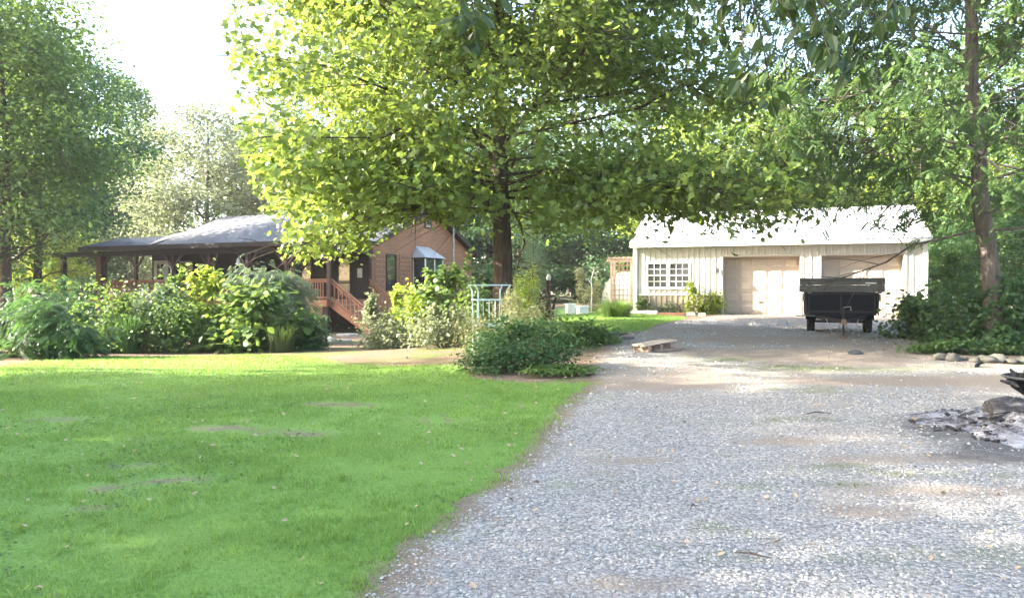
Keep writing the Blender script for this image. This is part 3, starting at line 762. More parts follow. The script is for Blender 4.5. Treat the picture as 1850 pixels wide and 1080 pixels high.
# stairs on the gable side of the porch
ST = M().bar((.16, .16, FL - .16), (2.05, .16, .05), .06, .28).build('stairs', MAT['deck'], HOUSE)
M().bar((.16, 3.0, FL - .16), (2.05, 3.0, .05), .06, .28).build('stringer', MAT['deck'], ST)
tr = M().bb(0, .31, .2, 2.96, -.045, 0).mesh('tread', MAT['tread']); ri = M().bb(0, .025, .2, 2.96, -.165, -.046).mesh('riser', MAT['deck'])
for k in range(6):
    put(tr, 'tread', ST, (.15 + k * .31, 0, FL - .2 * (k + 1) + .0)); put(ri, 'riser', ST, (.15 + k * .31, 0, FL - .2 * k - .01))
for yy in (.16, 3.0):
    h = M().bar((.15, yy, FL + .88), (2.08, yy, .92), .10, .05).bar((.15, yy, FL + .74), (2.08, yy, .78), .04, .08).bar((.15, yy, FL + .12), (2.08, yy, .2), .04, .07).build('stair_rail', MAT['deck'], HOUSE)
    for k in range(9):
        x = .34 + k * .2; z = FL + .1 - (x - .15) * .66
        M().bb(x - .025, x + .025, yy - .045, yy - .021, z, z + .66).build('baluster', MAT['deck_v'], h)
    M().bb(2.02, 2.14, yy - .06, yy + .06, -.05, 1.0).build('newel_post', MAT['tread'], h)
# trellises on the gable, wind bell, antenna pole
def trellis(loc, rz, w, h, nx, nz, label, group=None, name='trellis'):
    t = thing(name, label, 'trellis', loc, rz, group)
    for i in range(nx): x = -w/2 + w * i / (nx - 1); M().bb(x - .018, x + .018, -.012, .012, 0, h).build('slat', MAT['trellis'], t)
    for j in range(nz): z = .1 + (h - .2) * j / (nz - 1); M().bb(-w/2 - .03, w/2 + .03, -.036, -.0125, z - .018, z + .018).build('crosspiece', MAT['trellis'], t)
    return t
trellis(HM @ Vector((.10, 3.95, 1.5)), HA + math.pi/2, .75, 2.05, 5, 9, 'brown wood trellis on the gable between the porch corner and the window')
trellis(HM @ Vector((.10, 6.2, 1.5)), HA + math.pi/2, 1.0, 2.05, 7, 10, 'wider brown trellis on the gable between the window and the glazed bay')
bl = thing('wind_bell', 'small white bell hanging from the dark porch beam', 'bell', HM @ Vector((-5.0, .3, 3.38)))
M().tube([(0,0,-.16),(0,0,.05)], .008, 5).build('cord', MAT['white_old'], bl)
M().lathe([(.02,-.15),(.07,-.2),(.09,-.36),(.13,-.44),(.115,-.44),(.02,-.2)], 12).build('dome', MAT['white'], bl, True)
an = thing('antenna_pole', 'tall thin grey pole standing in front of the brown gable', 'pole', HM @ Vector((.5, 10.6, -.0)))
M().tube([(0,0,0),(0,0,5.65)], .05, 8).build('mast', MAT['steel'], an)
M().bar((-.44, 0, 3.2), (0, 0, 3.2), .03, .04).build('bracket', MAT['steel'], an)

# ================================================================ vegetation
def rhomb(w=.34, fold=.07):
    return A([(0,0,0),(w,.45,fold),(0,1,0),(-w,.45,fold)], float), A([(0,1,2),(0,2,3)])
def lobed():
    o = [(0,0),(.45,.03),(.34,.30),(.62,.58),(.24,.62),(0,1),(-.24,.62),(-.62,.58),(-.34,.30),(-.45,.03)]
    V = [(x, y, .10 * abs(x) - .10 * max(0, y - .5)) for x, y in o] + [(0, .42, -.02)]
    return A(V, float), A([(10, i, (i + 1) % 10) for i in range(10)])
def oval(w=.30):
    o = [(0,0,0),(w,.3,.05),(w*.9,.65,.03),(0,1,-.06),(-w*.9,.65,.03),(-w,.3,.05)]
    return A(o, float), A([(0,1,2),(0,2,3),(0,3,4),(0,4,5)])
def compound(n=6, ll=.30, w=.23, droop=.55):
    """a feather-shaped leaf of 2n+1 leaflets, 1 long along y, arching down"""
    V, F = [], []
    for i in range(n):
        t = .18 + .78 * i / n; y = t; z = -droop * t * t
        L = ll * (1 - .25 * abs(t - .5))
        for s in (-1, 1):
            b = A((0, y, z)); tip = A((s * L, y + L * .38, z - L * .38)); m1 = (b + tip) / 2; q = len(V)
            V += [b, m1 + A((0, -w*.5, .01)), tip, m1 + A((0, w*.5, .01))]; F += [(q, q+1, q+2), (q, q+2, q+3)]
    q = len(V); b = A((0, .92, -droop*.85)); tip = A((0, 1.15, -droop*1.35)); m1 = (b + tip)/2
    V += [b, m1 + A((w*.5, 0, 0)), tip, m1 - A((w*.5, 0, 0))]; F += [(q, q+1, q+2), (q, q+2, q+3)]
    return A(V, float), A(F)
def lobed_lo():
    o = [(0,0,0),(.45,.08,.05),(.58,.58,.05),(.2,.6,0),(0,1,-.06),(-.2,.6,0),(-.58,.58,.05),(-.45,.08,.05)]
    return A(o, float), A([(0, i, i + 1) for i in range(1, 7)])
TPL = {'lobed_lo': lobed_lo(), 'rhomb': rhomb(), 'narrow': rhomb(.16, .03), 'lobed': lobed(), 'oval': oval(), 'compound': compound(), 'fern': compound(7, .36, .13, .35), 'wide': oval(.42)}

def leaf_frames(r, n, tilt=.7, out=None, droop=.25):
    """random leaf bases: columns side, along, normal"""
    nrm = r.normal(size=(n, 3)) * tilt + A((0, 0, 1.0))
    if out is not None: nrm += out * .6
    nrm /= np.linalg.norm(nrm, axis=1)[:, None]
    a = r.uniform(0, 6.28, n); d = np.stack([np.cos(a), np.sin(a), -droop + .3 * r.normal(size=n)], 1)
    if out is not None: d += out * .9
    d -= (d * nrm).sum(1)[:, None] * nrm; d /= np.linalg.norm(d, axis=1)[:, None] + 1e-6
    return np.cross(d, nrm), d, nrm
def add_leaves(m, pos, size, frames, tpl):
    V, F = TPL[tpl]; b, d, n = frames; N = len(pos)
    s = np.broadcast_to(np.asarray(size, float), (N,))[:, None, None]
    X = pos[:, None] + s * (V[None, :, 0:1] * b[:, None] + V[None, :, 1:2] * d[:, None] + V[None, :, 2:3] * n[:, None])
    m.add(X.reshape(-1, 3), (F[None] + (np.arange(N) * len(V))[:, None, None]).reshape(-1, 3))

def skeleton(r, H, z0, R, prof, nl, tr, el=(.05, .95), droop=.12, sub=2.6, wander=.25, lean=(0, 0), open_=None, subl=.42, taper=.9, lr=.42, extra=(), vary=(.78, 1.12), ejit=.12):
    """trunk and limbs in a branch mesh; returns leaf anchors"""
    m = M(); n = 11; t = np.linspace(0, 1, n)
    tx = np.cumsum(r.normal(size=n)) * wander * .16 + lean[0] * t; ty = np.cumsum(r.normal(size=n)) * wander * .16 + lean[1] * t
    tx -= tx[0]; ty -= ty[0]
    P = np.stack([tx, ty, t * H * .94 - .1], 1); rad = tr * (1 - taper * t) + .012; rad[0] *= 1.35
    P = np.insert(P, 1, P[0] + (P[1] - P[0]) * .25, 0); rad = np.insert(rad, 1, tr * 1.04)
    m.tube(P, rad, 10)
    anchors = []; outs = []
    dr0 = droop
    for i in range(nl + len(extra)):
        droop = dr0
        h = z0 + (H * .95 - z0) * ((i + r.uniform(0, .9)) / nl) ** .92
        k = (h - z0) / (H - z0); az = i * 2.39996 + r.uniform(-.4, .4)
        L = R * prof(min(k, 1)) * r.uniform(*vary)
        if i >= nl: h, az, L, ex, droop = extra[i - nl]; az = math.radians(az)
        elif L < .25: continue
        p0 = A([np.interp(h * 1.0, P[:, 2], P[:, j]) for j in range(3)])
        e = el[0] + (el[1] - el[0]) * k + r.normal() * ejit
        if i >= nl: e = ex
        s = np.linspace(0, 1, 7); bend = r.normal() * .25
        hx = np.cos(az + bend * s) * L * s * math.cos(e); hy = np.sin(az + bend * s) * L * s * math.cos(e)
        hz = L * s * math.sin(e) - droop * L * s ** 2.2
        Q = p0 + np.stack([hx, hy, hz], 1) + r.normal(size=(7, 3)) * .03 * L * s[:, None]
        r0 = max(.016, lr * np.interp(h, P[:, 2], rad) * min(1, L / R + .25))
        m.tube(Q, r0 * (1 - .82 * s), 6, cap=False)
        out = A([math.cos(az), math.sin(az), 0])
        for j in range(max(3, int(L * sub))):
            u = r.uniform(.10, 1.0); b0 = A([np.interp(u, s, Q[:, q]) for q in range(3)])
            a2 = az + r.choice([-1, 1]) * r.uniform(.35, 1.35); l2 = subl * L * (1.2 - .7 * u) * r.uniform(.6, 1.2) + .25
            e2 = e * .5 + r.normal() * .28; s2 = np.linspace(0, 1, 4)
            Q2 = b0 + np.stack([np.cos(a2) * l2 * s2, np.sin(a2) * l2 * s2, l2 * (math.sin(e2) * s2 - droop * s2 ** 2)], 1)
            m.tube(Q2, max(.007, r0 * .32) * (1 - .75 * s2), 4, cap=False)
            w = np.linspace(.3, 1.05, max(2, int(l2 * 3.2)))
            a = b0 + (Q2[-1] - b0) * w[:, None]; anchors.append(a); outs.append(np.tile([math.cos(a2), math.sin(a2), 0], (len(a), 1)))
        w = np.linspace(.75, 1.02, 3); a = p0 + (Q[-1] - p0) * w[:, None]; anchors.append(a); outs.append(np.tile(out, (3, 1)))
    return m, np.concatenate(anchors), np.concatenate(outs)

ROUND = lambda k: (math.sin(math.pi * min(1, .16 + .84 * k)) ** .6 if k < 1 else 0) * (1.05 - .25 * k) + .05
BROAD = lambda k: (.75 + .4 * k) if k < .6 else .99 - 1.2 * max(0, k - .7)
CONE = lambda k: 1.0 - .88 * k
SPREAD = lambda k: (.80 + .55 * k) if k < .35 else 1.0 - 1.1 * max(0, k - .45) ** 1.3
COLUMN = lambda k: .55 + .6 * math.sin(math.pi * min(1, .1 + .9 * k))

def make_tree_meshes(seed, H, z0, R, prof, nl, tr, nleaf, lsize, tpl, mleaf, mbark, sig=.3, tilt=.7, keep=None, **kw):
    r = np.random.default_rng(seed)
    m, an, ou = skeleton(r, H, z0, R, prof, nl, tr, **kw)
    k = r.integers(0, len(an), nleaf)
    # clumps of uneven density
    w = r.random(len(an)) ** .8; k = r.choice(len(an), nleaf, p=w / w.sum())
    pos = an[k] + r.normal(size=(nleaf, 3)) * sig * A((1, 1, .62)); out = ou[k]
    if keep is not None:
        q = keep(pos, r); pos, out = pos[q], out[q]
    size = lsize * r.uniform(.6, 1.3, len(pos))
    fr = leaf_frames(r, len(pos), tilt, out)
    return m, pos, size, fr
def tree(name, label, loc, seed, H, z0, R, prof, nl, tr, nleaf, lsize, tpl, mleaf, mbark, group=None, rz=0, **kw):
    t = thing(name, label, 'tree', loc, rz, group)
    m, pos, size, fr = make_tree_meshes(seed, H, z0, R, prof, nl, tr, nleaf, lsize, tpl, mleaf, mbark, **kw)
    m.build('trunk', MAT[mbark], t, True)
    lm = M(); add_leaves(lm, pos, size, fr, tpl)
    lm.build('crown', MAT[mleaf], t, False, 'stuff')
    return t

# ---- the big maple in the middle
TRL = GD(908, 20.0)
MT = thing('maple_tree', 'large bright green lobed leaf tree in the middle with dark trunk between house and driveway', 'tree', TRL)
def keep_maple(p, r):
    # thin the foliage in front of the trunk and under the crown
    front = (np.abs(p[:, 0]) < .75) & (p[:, 1] < -.2) & (p[:, 2] < 5.2)
    low = p[:, 2] < 1.45 + np.interp(p[:, 0], [-8, -6.1, -5.0, -4.0, -3.2, -1.9, -.7, .5, 1.9, 3.1, 4.9, 6.4], [1.9, 1.7, 1.05, .80, 1.95, 2.45, 2.0, 1.75, 1.45, 1.4, 1.8, 1.9]) * (20 + p[:, 1]) / 20 + r.normal(size=len(p)) * .30 - .1 + .3 * np.sin(p[:, 0] * 3.1) * np.sin(p[:, 1] * 2.3 + 1)
    gap = (np.hypot(p[:, 0] - 2.6, (p[:, 2] - 6.0) * 1.1) < 1.5) & (r.random(len(p)) < .62)
    lim = (p[:, 0] / (20 + p[:, 1]) < np.interp(p[:, 2] + r.normal(size=len(p)) * .35, [2, 3.6, 5, 7, 9], [-.28, -.325, -.355, -.372, -.36])) | (p[:, 1] > 5.6)
    gap |= (np.hypot(p[:, 0] - 1.2, (p[:, 2] - 5.2) * 1.2) < .9) & (r.random(len(p)) < .55)
    return ~((front & (r.random(len(p)) < .72)) | low | gap | lim)
m, pos, size, fr = make_tree_meshes(7, 14.5, 3.3, 7.9, SPREAD, 70, .30, 140000, .138, 'lobed', None, None, sig=.38, tilt=.75, keep=keep_maple,
                                   el=(.16, 1.0), droop=.15, sub=3.2, wander=.34, subl=.38, lr=.22, ejit=.26, vary=(.62, 1.12),
    extra=((3.7,178,5.6,.16,.18),(3.5,205,5.6,.10,.30),(3.6,226,5.6,.08,.30),(3.9,160,6.2,.14,.15),(4.3,190,6.0,.2,.20),(4.4,212,6.6,.15,.22),(3.8,215,5.2,.05,.26),(3.6,245,5.0,.14,.18),(4.0,338,7.0,.12,.22),(4.2,318,6.2,.14,.22),(4.5,352,7.6,.10,.16),(3.9,12,7.0,.12,.2)))
m.build('trunk', MAT['bark'], MT, True)
wp = pos + A(TRL)
vis = np.where((pos[:, 1] < 1.0) & ((wp[:, 2] - CAM_H) / wp[:, 1] < .40))[0]
near = vis[np.argsort(np.linalg.norm(wp[vis] - A((0, 0, CAM_H)), axis=1))[:290]]
msk = np.ones(len(pos), bool); msk[near] = False
lm = M(); add_leaves(lm, pos[msk], size[msk], [q[msk] for q in fr], 'lobed_lo'); lm.build('crown', MAT['leaf_maple'], MT, False, 'stuff')
leaf_me = M().add(*TPL['lobed']).mesh('leaf', MAT['leaf_maple'])
for i in near:
    o = bpy.data.objects.new('leaf', leaf_me); COL.objects.link(o); o.parent = MT
    R3 = np.stack([fr[0][i], fr[1][i], fr[2][i]], 1) * size[i]
    o.matrix_local = Matrix([[*R3[0], pos[i][0]], [*R3[1], pos[i][1]], [*R3[2], pos[i][2]], [0, 0, 0, 1]])

# ---- walnut at the right with drooping feather leaves
WL = G(1800, 632)
tree('walnut_tree', 'leaning grey trunked tree with feathery leaves on the right edge beside the driveway', WL, 23, 11.5, 2.3, 5.6, SPREAD, 46, .20, 15500, .25, 'compound', 'leaf_walnut', 'bark_grey',
     sig=.36, tilt=.35, el=(.10, 1.0), droop=.18, sub=2.8, wander=.35, vary=(.6, 1.25), lean=(-.6, .2), taper=.72, lr=.20, ejit=.25, extra=((4.3,176,4.8,.25,.34),(4.6,188,5.6,.2,.26),(4.8,200,5.2,.2,.25)),
     keep=lambda p, r: ~((np.abs(p[:, 0] + .1) < .45) & (p[:, 1] < 0) & (p[:, 2] < 5.5)) & ~((p[:, 0] < -1.5) & (p[:, 2] < 5.2) & (r.random(len(p)) < .40)) & (p[:, 2] > np.interp(p[:, 0], [-6, -4.4, -2.6, -1.1, -.3, 3], [2.4, 2.2, 3.2, 2.6, 1.2, 1.2])))
dl = thing('dead_branch', 'bleached leafless branch sticking out left of the leaning tree on the right', 'branch', WL + Vector((-.35, -.25, 4.3)))
r = np.random.default_rng(5); m = M(); main = [(.3,.1,-.5),(-.2,0,-.15),(-.7,-.05,.05),(-1.25,-.1,.05),(-1.6,-.1,-.15)]
m.tube(main, [.03,.026,.02,.014,.006], 6)
for k in range(13):
    u = r.uniform(.15, 1) * 3.99; b = A(main[int(u)]) * (1 - u % 1) + A(main[min(4, int(u) + 1)]) * (u % 1)
    d = A((r.uniform(-.6, .1), r.normal() * .25, r.choice([-.4, .5]) * r.uniform(.5, 1.3)))
    m.tube([b, b + d * .5 + r.normal(size=3) * .05, b + d], [.011, .008, .004], 4)
m.build('dead_twigs', MAT['bark_pale'], dl)

# ---- background trees, a few crowns shared between them
KIND = {}
def tree_kind(key, *a, **kw):
    t = tree('background_tree', 'x', (0, 0, 0), *a, **kw); KIND[key] = t; t['_used'] = 0
def place(key, name, label, px, d, top, group=None, sx=1.0, rz=None):
    """top: photo row of the crown's top -> height of the tree"""
    t0 = KIND[key]
    t = t0 if not t0['_used'] else clone(t0); t0['_used'] = 1
    p = GD(px, d); H = (HOR - top) / F_PX * d + CAM_H - p.z
    k = H / HREF[key]; t.location = p; t.scale = (k * sx, k * sx, k); t.rotation_euler = (0, 0, rng.uniform(0, 6.28) if rz is None else rz)
    t.name = name; t['label'] = label; t['category'] = 'tree'
    if group: t['group'] = group
    elif 'group' in t: del t['group']
    return t
HREF = {'oak': 14, 'lime': 13, 'pale': 13, 'poplar': 17, 'dark': 12, 'cedar': 10}
tree_kind('oak', 31, 14, 2.2, 5.2, ROUND, 40, .24, 23000, .20, 'oval', 'leaf_mid', 'bark', sig=.40, sub=2.2, el=(.05, 1.0), droop=.15)
tree_kind('lime', 32, 13, 1.8, 4.8, ROUND, 36, .20, 26000, .21, 'oval', 'leaf_lime', 'bark_grey', sig=.42, sub=2.2)
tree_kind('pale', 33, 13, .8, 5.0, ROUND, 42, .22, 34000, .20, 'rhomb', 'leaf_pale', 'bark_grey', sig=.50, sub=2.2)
tree_kind('poplar', 34, 17, 2.0, 3.4, COLUMN, 44, .22, 26000, .23, 'rhomb', 'leaf_mid', 'bark_grey', sig=.42, el=(.5, 1.1), sub=2.0)
tree_kind('dark', 35, 12, .6, 4.6, ROUND, 40, .22, 32000, .20, 'rhomb', 'leaf_dark', 'bark', sig=.50, sub=2.2)
tree_kind('cedar', 36, 10, .4, 2.4, CONE, 46, .16, 22000, .13, 'narrow', 'leaf_grey', 'bark', sig=.26, el=(-.1, .4), sub=3.0)
GB = 'trees beyond the buildings'
for a in (
    ('dark', 'shade_tree', 'dark green tree standing behind the carport roof end', 165, 62, 250, None, 1.15, 2.0),
    ('oak', 'shade_tree', 'dark green tree just left of the carport roof end, lower than its neighbour', 215, 66, 300, None, 1.2, 4.0),
    ('poplar', 'poplar_tree', 'slim hazy tree standing alone against the white sky at left', 246, 62, 165, None, .85, .3),
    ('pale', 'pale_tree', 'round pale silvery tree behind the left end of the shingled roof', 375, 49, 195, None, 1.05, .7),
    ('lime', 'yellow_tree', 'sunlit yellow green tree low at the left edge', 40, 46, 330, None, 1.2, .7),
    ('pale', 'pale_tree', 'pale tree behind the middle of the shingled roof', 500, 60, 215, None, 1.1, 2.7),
    ('oak', 'woodland_tree', 'tall tree behind the house ridge left of the maple crown', 610, 64, 110, None, 1.0, 3.1),
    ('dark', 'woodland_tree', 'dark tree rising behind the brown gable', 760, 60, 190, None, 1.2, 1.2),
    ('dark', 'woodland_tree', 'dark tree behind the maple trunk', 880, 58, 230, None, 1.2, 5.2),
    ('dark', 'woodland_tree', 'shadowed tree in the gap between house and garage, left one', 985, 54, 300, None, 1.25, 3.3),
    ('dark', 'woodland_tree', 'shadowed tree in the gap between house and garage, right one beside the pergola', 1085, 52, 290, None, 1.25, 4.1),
    ('oak', 'woodland_tree', 'tall tree behind the gap between house and garage', 1040, 66, 90, None, 1.1, 2.1),
    ('lime', 'yellow_tree', 'bright yellow green tree behind the left end of the garage roof', 1250, 46, 200, None, 1.0, 5.1),
    ('lime', 'yellow_tree', 'bright yellow green tree behind the weathervane', 1370, 50, 150, None, 1.15, 2.4),
    ('pale', 'pale_tree', 'pale tree behind the garage roof right of the weathervane', 1490, 52, 230, None, 1.1, 4.4),
    ('oak', 'woodland_tree', 'tall dark tree behind the second garage door', 1560, 58, 100, None, 1.1, 1.4),
    ('lime', 'yellow_tree', 'bright tree beyond the right end of the garage roof', 1640, 46, 210, None, 1.1, 3.4),
    ('dark', 'woodland_tree', 'dark bushy tree right of the garage wall', 1725, 33, 390, None, 1.2, .4),
    ('lime', 'yellow_tree', 'sunlit tree behind the leaning trunk at right', 1800, 42, 250, None, 1.1, 1.9),
    ('oak', 'woodland_tree', 'tall tree at the right edge behind the leaning trunk', 1880, 34, 20, None, 1.1, 2.9),
    ('dark', 'woodland_tree', 'low dark tree at the right edge beyond the shrubs', 1905, 24, 300, None, 1.2, 3.9),
    ('cedar', 'pine_tree', 'feathery pale green pine right of the maple trunk', 962, 31, 385, None, .8, 1.0)):
    place(*a)
tree('shade_tree', 'tall leafy tree on the far left with its dark trunk rising through open foliage', GD(10, 30), 41, 13.6, 2.6, 5.0, BROAD, 54, .24, 34000, .19, 'oval', 'leaf_mid', 'bark', sig=.50, sub=2.3, el=(.45, 1.1), droop=.30, lr=.28, vary=(.5, 1.3), keep=lambda p, r: (p[:, 2] > 4.1 + .35 * r.normal(size=len(p))) | (p[:, 0] < .8))
tree('shade_tree', 'dense green tree left of the porch roof, lower and darker than the far left one', GD(68, 37), 44, 14.0, 2.2, 4.5, BROAD, 50, .22, 32000, .20, 'oval', 'leaf_dark', 'bark', sig=.55, sub=2.3, el=(.45, 1.0), droop=.30, lr=.28, vary=(.5, 1.3), keep=lambda p, r: (p[:, 2] > 4.9 + .35 * r.normal(size=len(p))) | (p[:, 0] < -1.0))
# woods that stand outside the frame at left and shade the lawn
for k, (x, y, h, key) in enumerate(((-18, 10.6, 9.2, 'lime'), (-16, 3.2, 12.2, 'oak'), (-19, -1.5, 14, 'dark'), (-17, -7, 14, 'oak'), (-27, 6, 14, 'pale'), (-28, 29, 12, 'oak'), (-34, 36, 13, 'dark'))):
    t = clone(KIND[key]); t.location = (x, y, float(T(x, y))); q = h / HREF[key]; t.scale = (q, q, q); t.rotation_euler = (0, 0, k * 1.7)
    t.name = 'shade_tree'; t['label'] = 'leafy tree outside the picture on the left side of the lawn, shading it'; t['group'] = 'trees along the left side of the lawn'
for k, (x, y, h, nlv, adj) in enumerate(((-27, 13.4, 19, 2300, 'thinly leaved'), (-24, 8.0, 17, 9000, 'densely leaved'))):  # unseen tall trees, added to throw dappled shade on the driveway
    tree('shade_tree', 'tall bare trunked %s unseen tree added at the left to dapple the driveway' % adj, (x, y, float(T(x, y))), 60 + k, h, h * .56, 3.6, ROUND, 22, .22, nlv, .24, 'oval', 'leaf_mid', 'bark', 'unseen tall trees added to dapple the driveway', sig=.4, sub=2.0, el=(.1, .9), droop=.1)
# far wood closing the view
r = np.random.default_rng(77); m = M()
n = 46000; a = r.uniform(-1.25, 1.25, n); dd = r.uniform(74, 96, n)
hh = 12 + 3 * np.sin(a * 9) + 2 * np.sin(a * 23 + 1) + 1.6 * np.sin(a * 51)
z = hh * r.random(n) ** .8
dip = 1 - .55 * np.exp(-((np.tan(a) + .50) / .085) ** 2); z *= dip
p = np.stack([np.sin(a) * dd, np.cos(a) * dd, z], 1); p += r.normal(size=(n, 3)) * .7
add_leaves(m, p, .95 * r.uniform(.5, 1.2, n), leaf_frames(r, n, .9), 'rhomb')
wd = m.build('far_woods', MAT['leaf_dark'], None, False, 'stuff')

# ---- shrubs
def shrub(name, label, cat, loc, dims, n, size, tpl, mat, seed, lumps=18, sig=.16, spikes=0, tilt=.7, group=None, flat=0.0, ms='stem'):
    t = thing(name, label, cat, loc, 0, group); r = np.random.default_rng(seed)
    w, d, h = dims; L = []
    while len(L) < lumps:
        q = r.uniform(-1, 1, 3); q[2] = r.uniform(.05, 1)
        s = math.hypot(q[0], q[1])
        if s ** 2 + (q[2] * .96) ** 2 < 1 and (s ** 2 + q[2] ** 2 > .25 or r.random() < .4):
            L.append((q[0] * w / 2, q[1] * d / 2, max(.1, q[2] * h - .05 * h)))
    L = A(L)
    m = M()
    for q in L:
        b = A((q[0] * .25, q[1] * .25, -.05)); mid = (b + q) / 2 + A((q[0] * .1, q[1] * .1, h * .08)); m.tube([b, mid, q], [.016, .011, .005], 4)
    for s in range(spikes):
        q = L[r.integers(len(L))]; e = q + A((r.normal() * .12, r.normal() * .12, h * r.uniform(.15, .35))); m.tube([q, e], [.007, .003], 4)
        L = np.concatenate([L, [(q + e) / 2, e]])
    m.build('stem', MAT[ms], t)
    wts = r.random(len(L)) + .3; k = r.choice(len(L), n, p=wts / wts.sum())
    s3 = A((w, d, h)) * sig * A((1, 1, 1 - flat))
    pos = L[k] + r.normal(size=(n, 3)) * s3
    if spikes:
        tall = k >= lumps; pos[tall] = L[k[tall]] + r.normal(size=(tall.sum(), 3)) * A((.07, .07, .10))
    pos[:, 2] = np.abs(pos[:, 2]) + .01
    out = pos * A((1, 1, 0)); out /= np.linalg.norm(out, axis=1)[:, None] + .2
    lm = M(); add_leaves(lm, pos, size * r.uniform(.6, 1.3, n), leaf_frames(r, n, tilt, out), tpl); lm.build('foliage', MAT[mat], t, False, 'stuff')
    return t
def tuft(name, label, cat, loc, w, h, n, mat, seed, bw=.012, spread=.6, group=None):
    t = thing(name, label, cat, loc, 0, group); r = np.random.default_rng(seed); m = M()
    a = r.uniform(0, 6.28, n); rr = r.random(n) ** .6 * w * .32
    for i in range(n):
        c, s = math.cos(a[i]), math.sin(a[i]); b = A((c * rr[i], s * rr[i] * .8, 0)); L = h * r.uniform(.6, 1.15); o = w * .5 * spread * r.uniform(.2, 1)
        p1 = b + A((c * o * .4, s * o * .4, L * .65)); p2 = b + A((c * o, s * o, L * (1 - .35 * o / w)))
        sd = A((-s, c, 0)) * bw
        m.add([b - sd, b + sd, p1 + sd * .8, p1 - sd * .8, p2], [(0,1,2,3), (3,2,4)])
    m.build('blades', MAT[mat], t, False, 'stuff'); return t
S = shrub
# bed in front of the porch, left to right
S('sumac_shrub','dark feathery shrub at the far left edge of the bed','shrub',G(20,655)+Vector((-.2,1.4,0)),(2.4,1.4,1.25),1100,.30,'fern','leaf_dark',101,16,.15,tilt=.35)
S('sumac_shrub','tall dark feathery thicket under the carport roof at left','shrub',GD(95,23.5),(3.6,2.0,1.95),2000,.32,'fern','leaf_dark',102,22,.15,tilt=.35)
S('leafy_shrub','light green leafy shrub with a pale flower cluster left of the porch','shrub',G(150,640)+Vector((0,.9,0)),(1.9,1.4,1.75),3000,.12,'oval','leaf_mid',103,18,.14,spikes=6)
tuft('ornamental_grass','grassy dark clump between two shrubs at the left end of the porch bed','grass clump',G(205,640)+Vector((0,.5,0)),1.3,1.05,420,'leaf_dark',104)
S('leafy_shrub','tangled mixed shrub before the porch with reddish leaves low down','shrub',G(265,640)+Vector((0,.8,0)),(2.0,1.4,1.25),3600,.105,'oval','leaf_mid',105,20,.15)
S('leafy_shrub','low orange tinged plant in front of the tangled porch shrub','shrub',G(240,638)+Vector((0,.3,0)),(.9,.6,.65),900,.08,'oval','leaf_red',106,10,.15)
S('leafy_shrub','dull green weedy shrub at the foot of the porch, second from its left end','shrub',G(205,640)+Vector((0,1.9,0)),(2.6,1.6,1.75),3400,.12,'oval','leaf_grey',116,20,.15,spikes=5)
S('leafy_shrub','upright pale shrub whose tip reaches above the porch railing','shrub',GD(372,21.5),(1.5,1.3,2.25),2600,.15,'oval','leaf_lime',107,16,.13,spikes=9)
S('leafy_shrub','greyish shrub before the porch railing left of the feathery dome','shrub',GD(318,21.5),(2.4,1.5,1.75),3400,.12,'oval','leaf_mid',108,20,.15,spikes=6)
S('laceleaf_maple','large feathery dome shrub in front of the porch steps','shrub',GD(488,24.5),(3.1,2.6,2.72),4600,.27,'fern','leaf_grey',109,40,.10,tilt=.3,flat=.3)
S('broadleaf_shrub','bright broad leaved shrub in front of the feathery dome','shrub',G(432,640)+Vector((0,1.2,0)),(2.5,1.7,1.62),2500,.21,'wide','leaf_mid',110,24,.13,tilt=.5)
S('leafy_shrub','dark green shrub beside the porch lattice','shrub',G(528,635)+Vector((.0,1.0,0)),(1.4,1.1,1.0),3000,.11,'oval','leaf_dark',111,18,.14)
S('leafy_shrub','low blue green plant at the lawn edge below the broad leaved shrub','shrub',G(395,638)+Vector((0,.35,0)),(1.1,.7,.6),1200,.09,'oval','leaf_dark',112,10,.15)
S('leafy_shrub','low scrubby plant at the left end of the lawn edge','shrub',G(110,640)+Vector((0,.4,0)),(1.3,.7,.6),1100,.10,'oval','leaf_mid',113,10,.15)
tuft('ornamental_grass','strappy dark grass clump in front of the lattice shrub','grass clump',G(500,638)+Vector((0,.35,0)),1.0,.75,340,'leaf_shade',114)
# right of the steps
S('pale_shrub','pale silvery shrub right of the porch steps','shrub',G(675,632)+Vector((.1,.9,0)),(1.5,1.2,1.15),2600,.11,'oval','leaf_pale',121,16,.15,spikes=6)
S('pale_shrub','yellow green shrub beside the newel post of the stairs','shrub',G(735,622)+Vector((.1,1.2,0)),(1.7,1.4,1.75),3200,.13,'oval','leaf_lime',122,18,.14,spikes=8)
S('dogwood_shrub','tall tiered shrub spreading in front of the glazed bay','shrub',GD(808,24.0),(3.0,2.2,2.2),2300,.18,'wide','leaf_mid',123,26,.09,tilt=.4,flat=.5,spikes=14)
S('pale_shrub','sunlit pale bush at the edge of the bare earth under the gable','shrub',G(800,632)+Vector((.0,1.1,0)),(2.0,1.3,1.05),3200,.10,'oval','leaf_pale',124,18,.15,spikes=4)
S('leafy_shrub','dark leafy shrub between the tiered shrub and the wire plant cage','shrub',GD(858,22.5),(1.4,1.2,1.7),2400,.14,'oval','leaf_mid',125,16,.14)
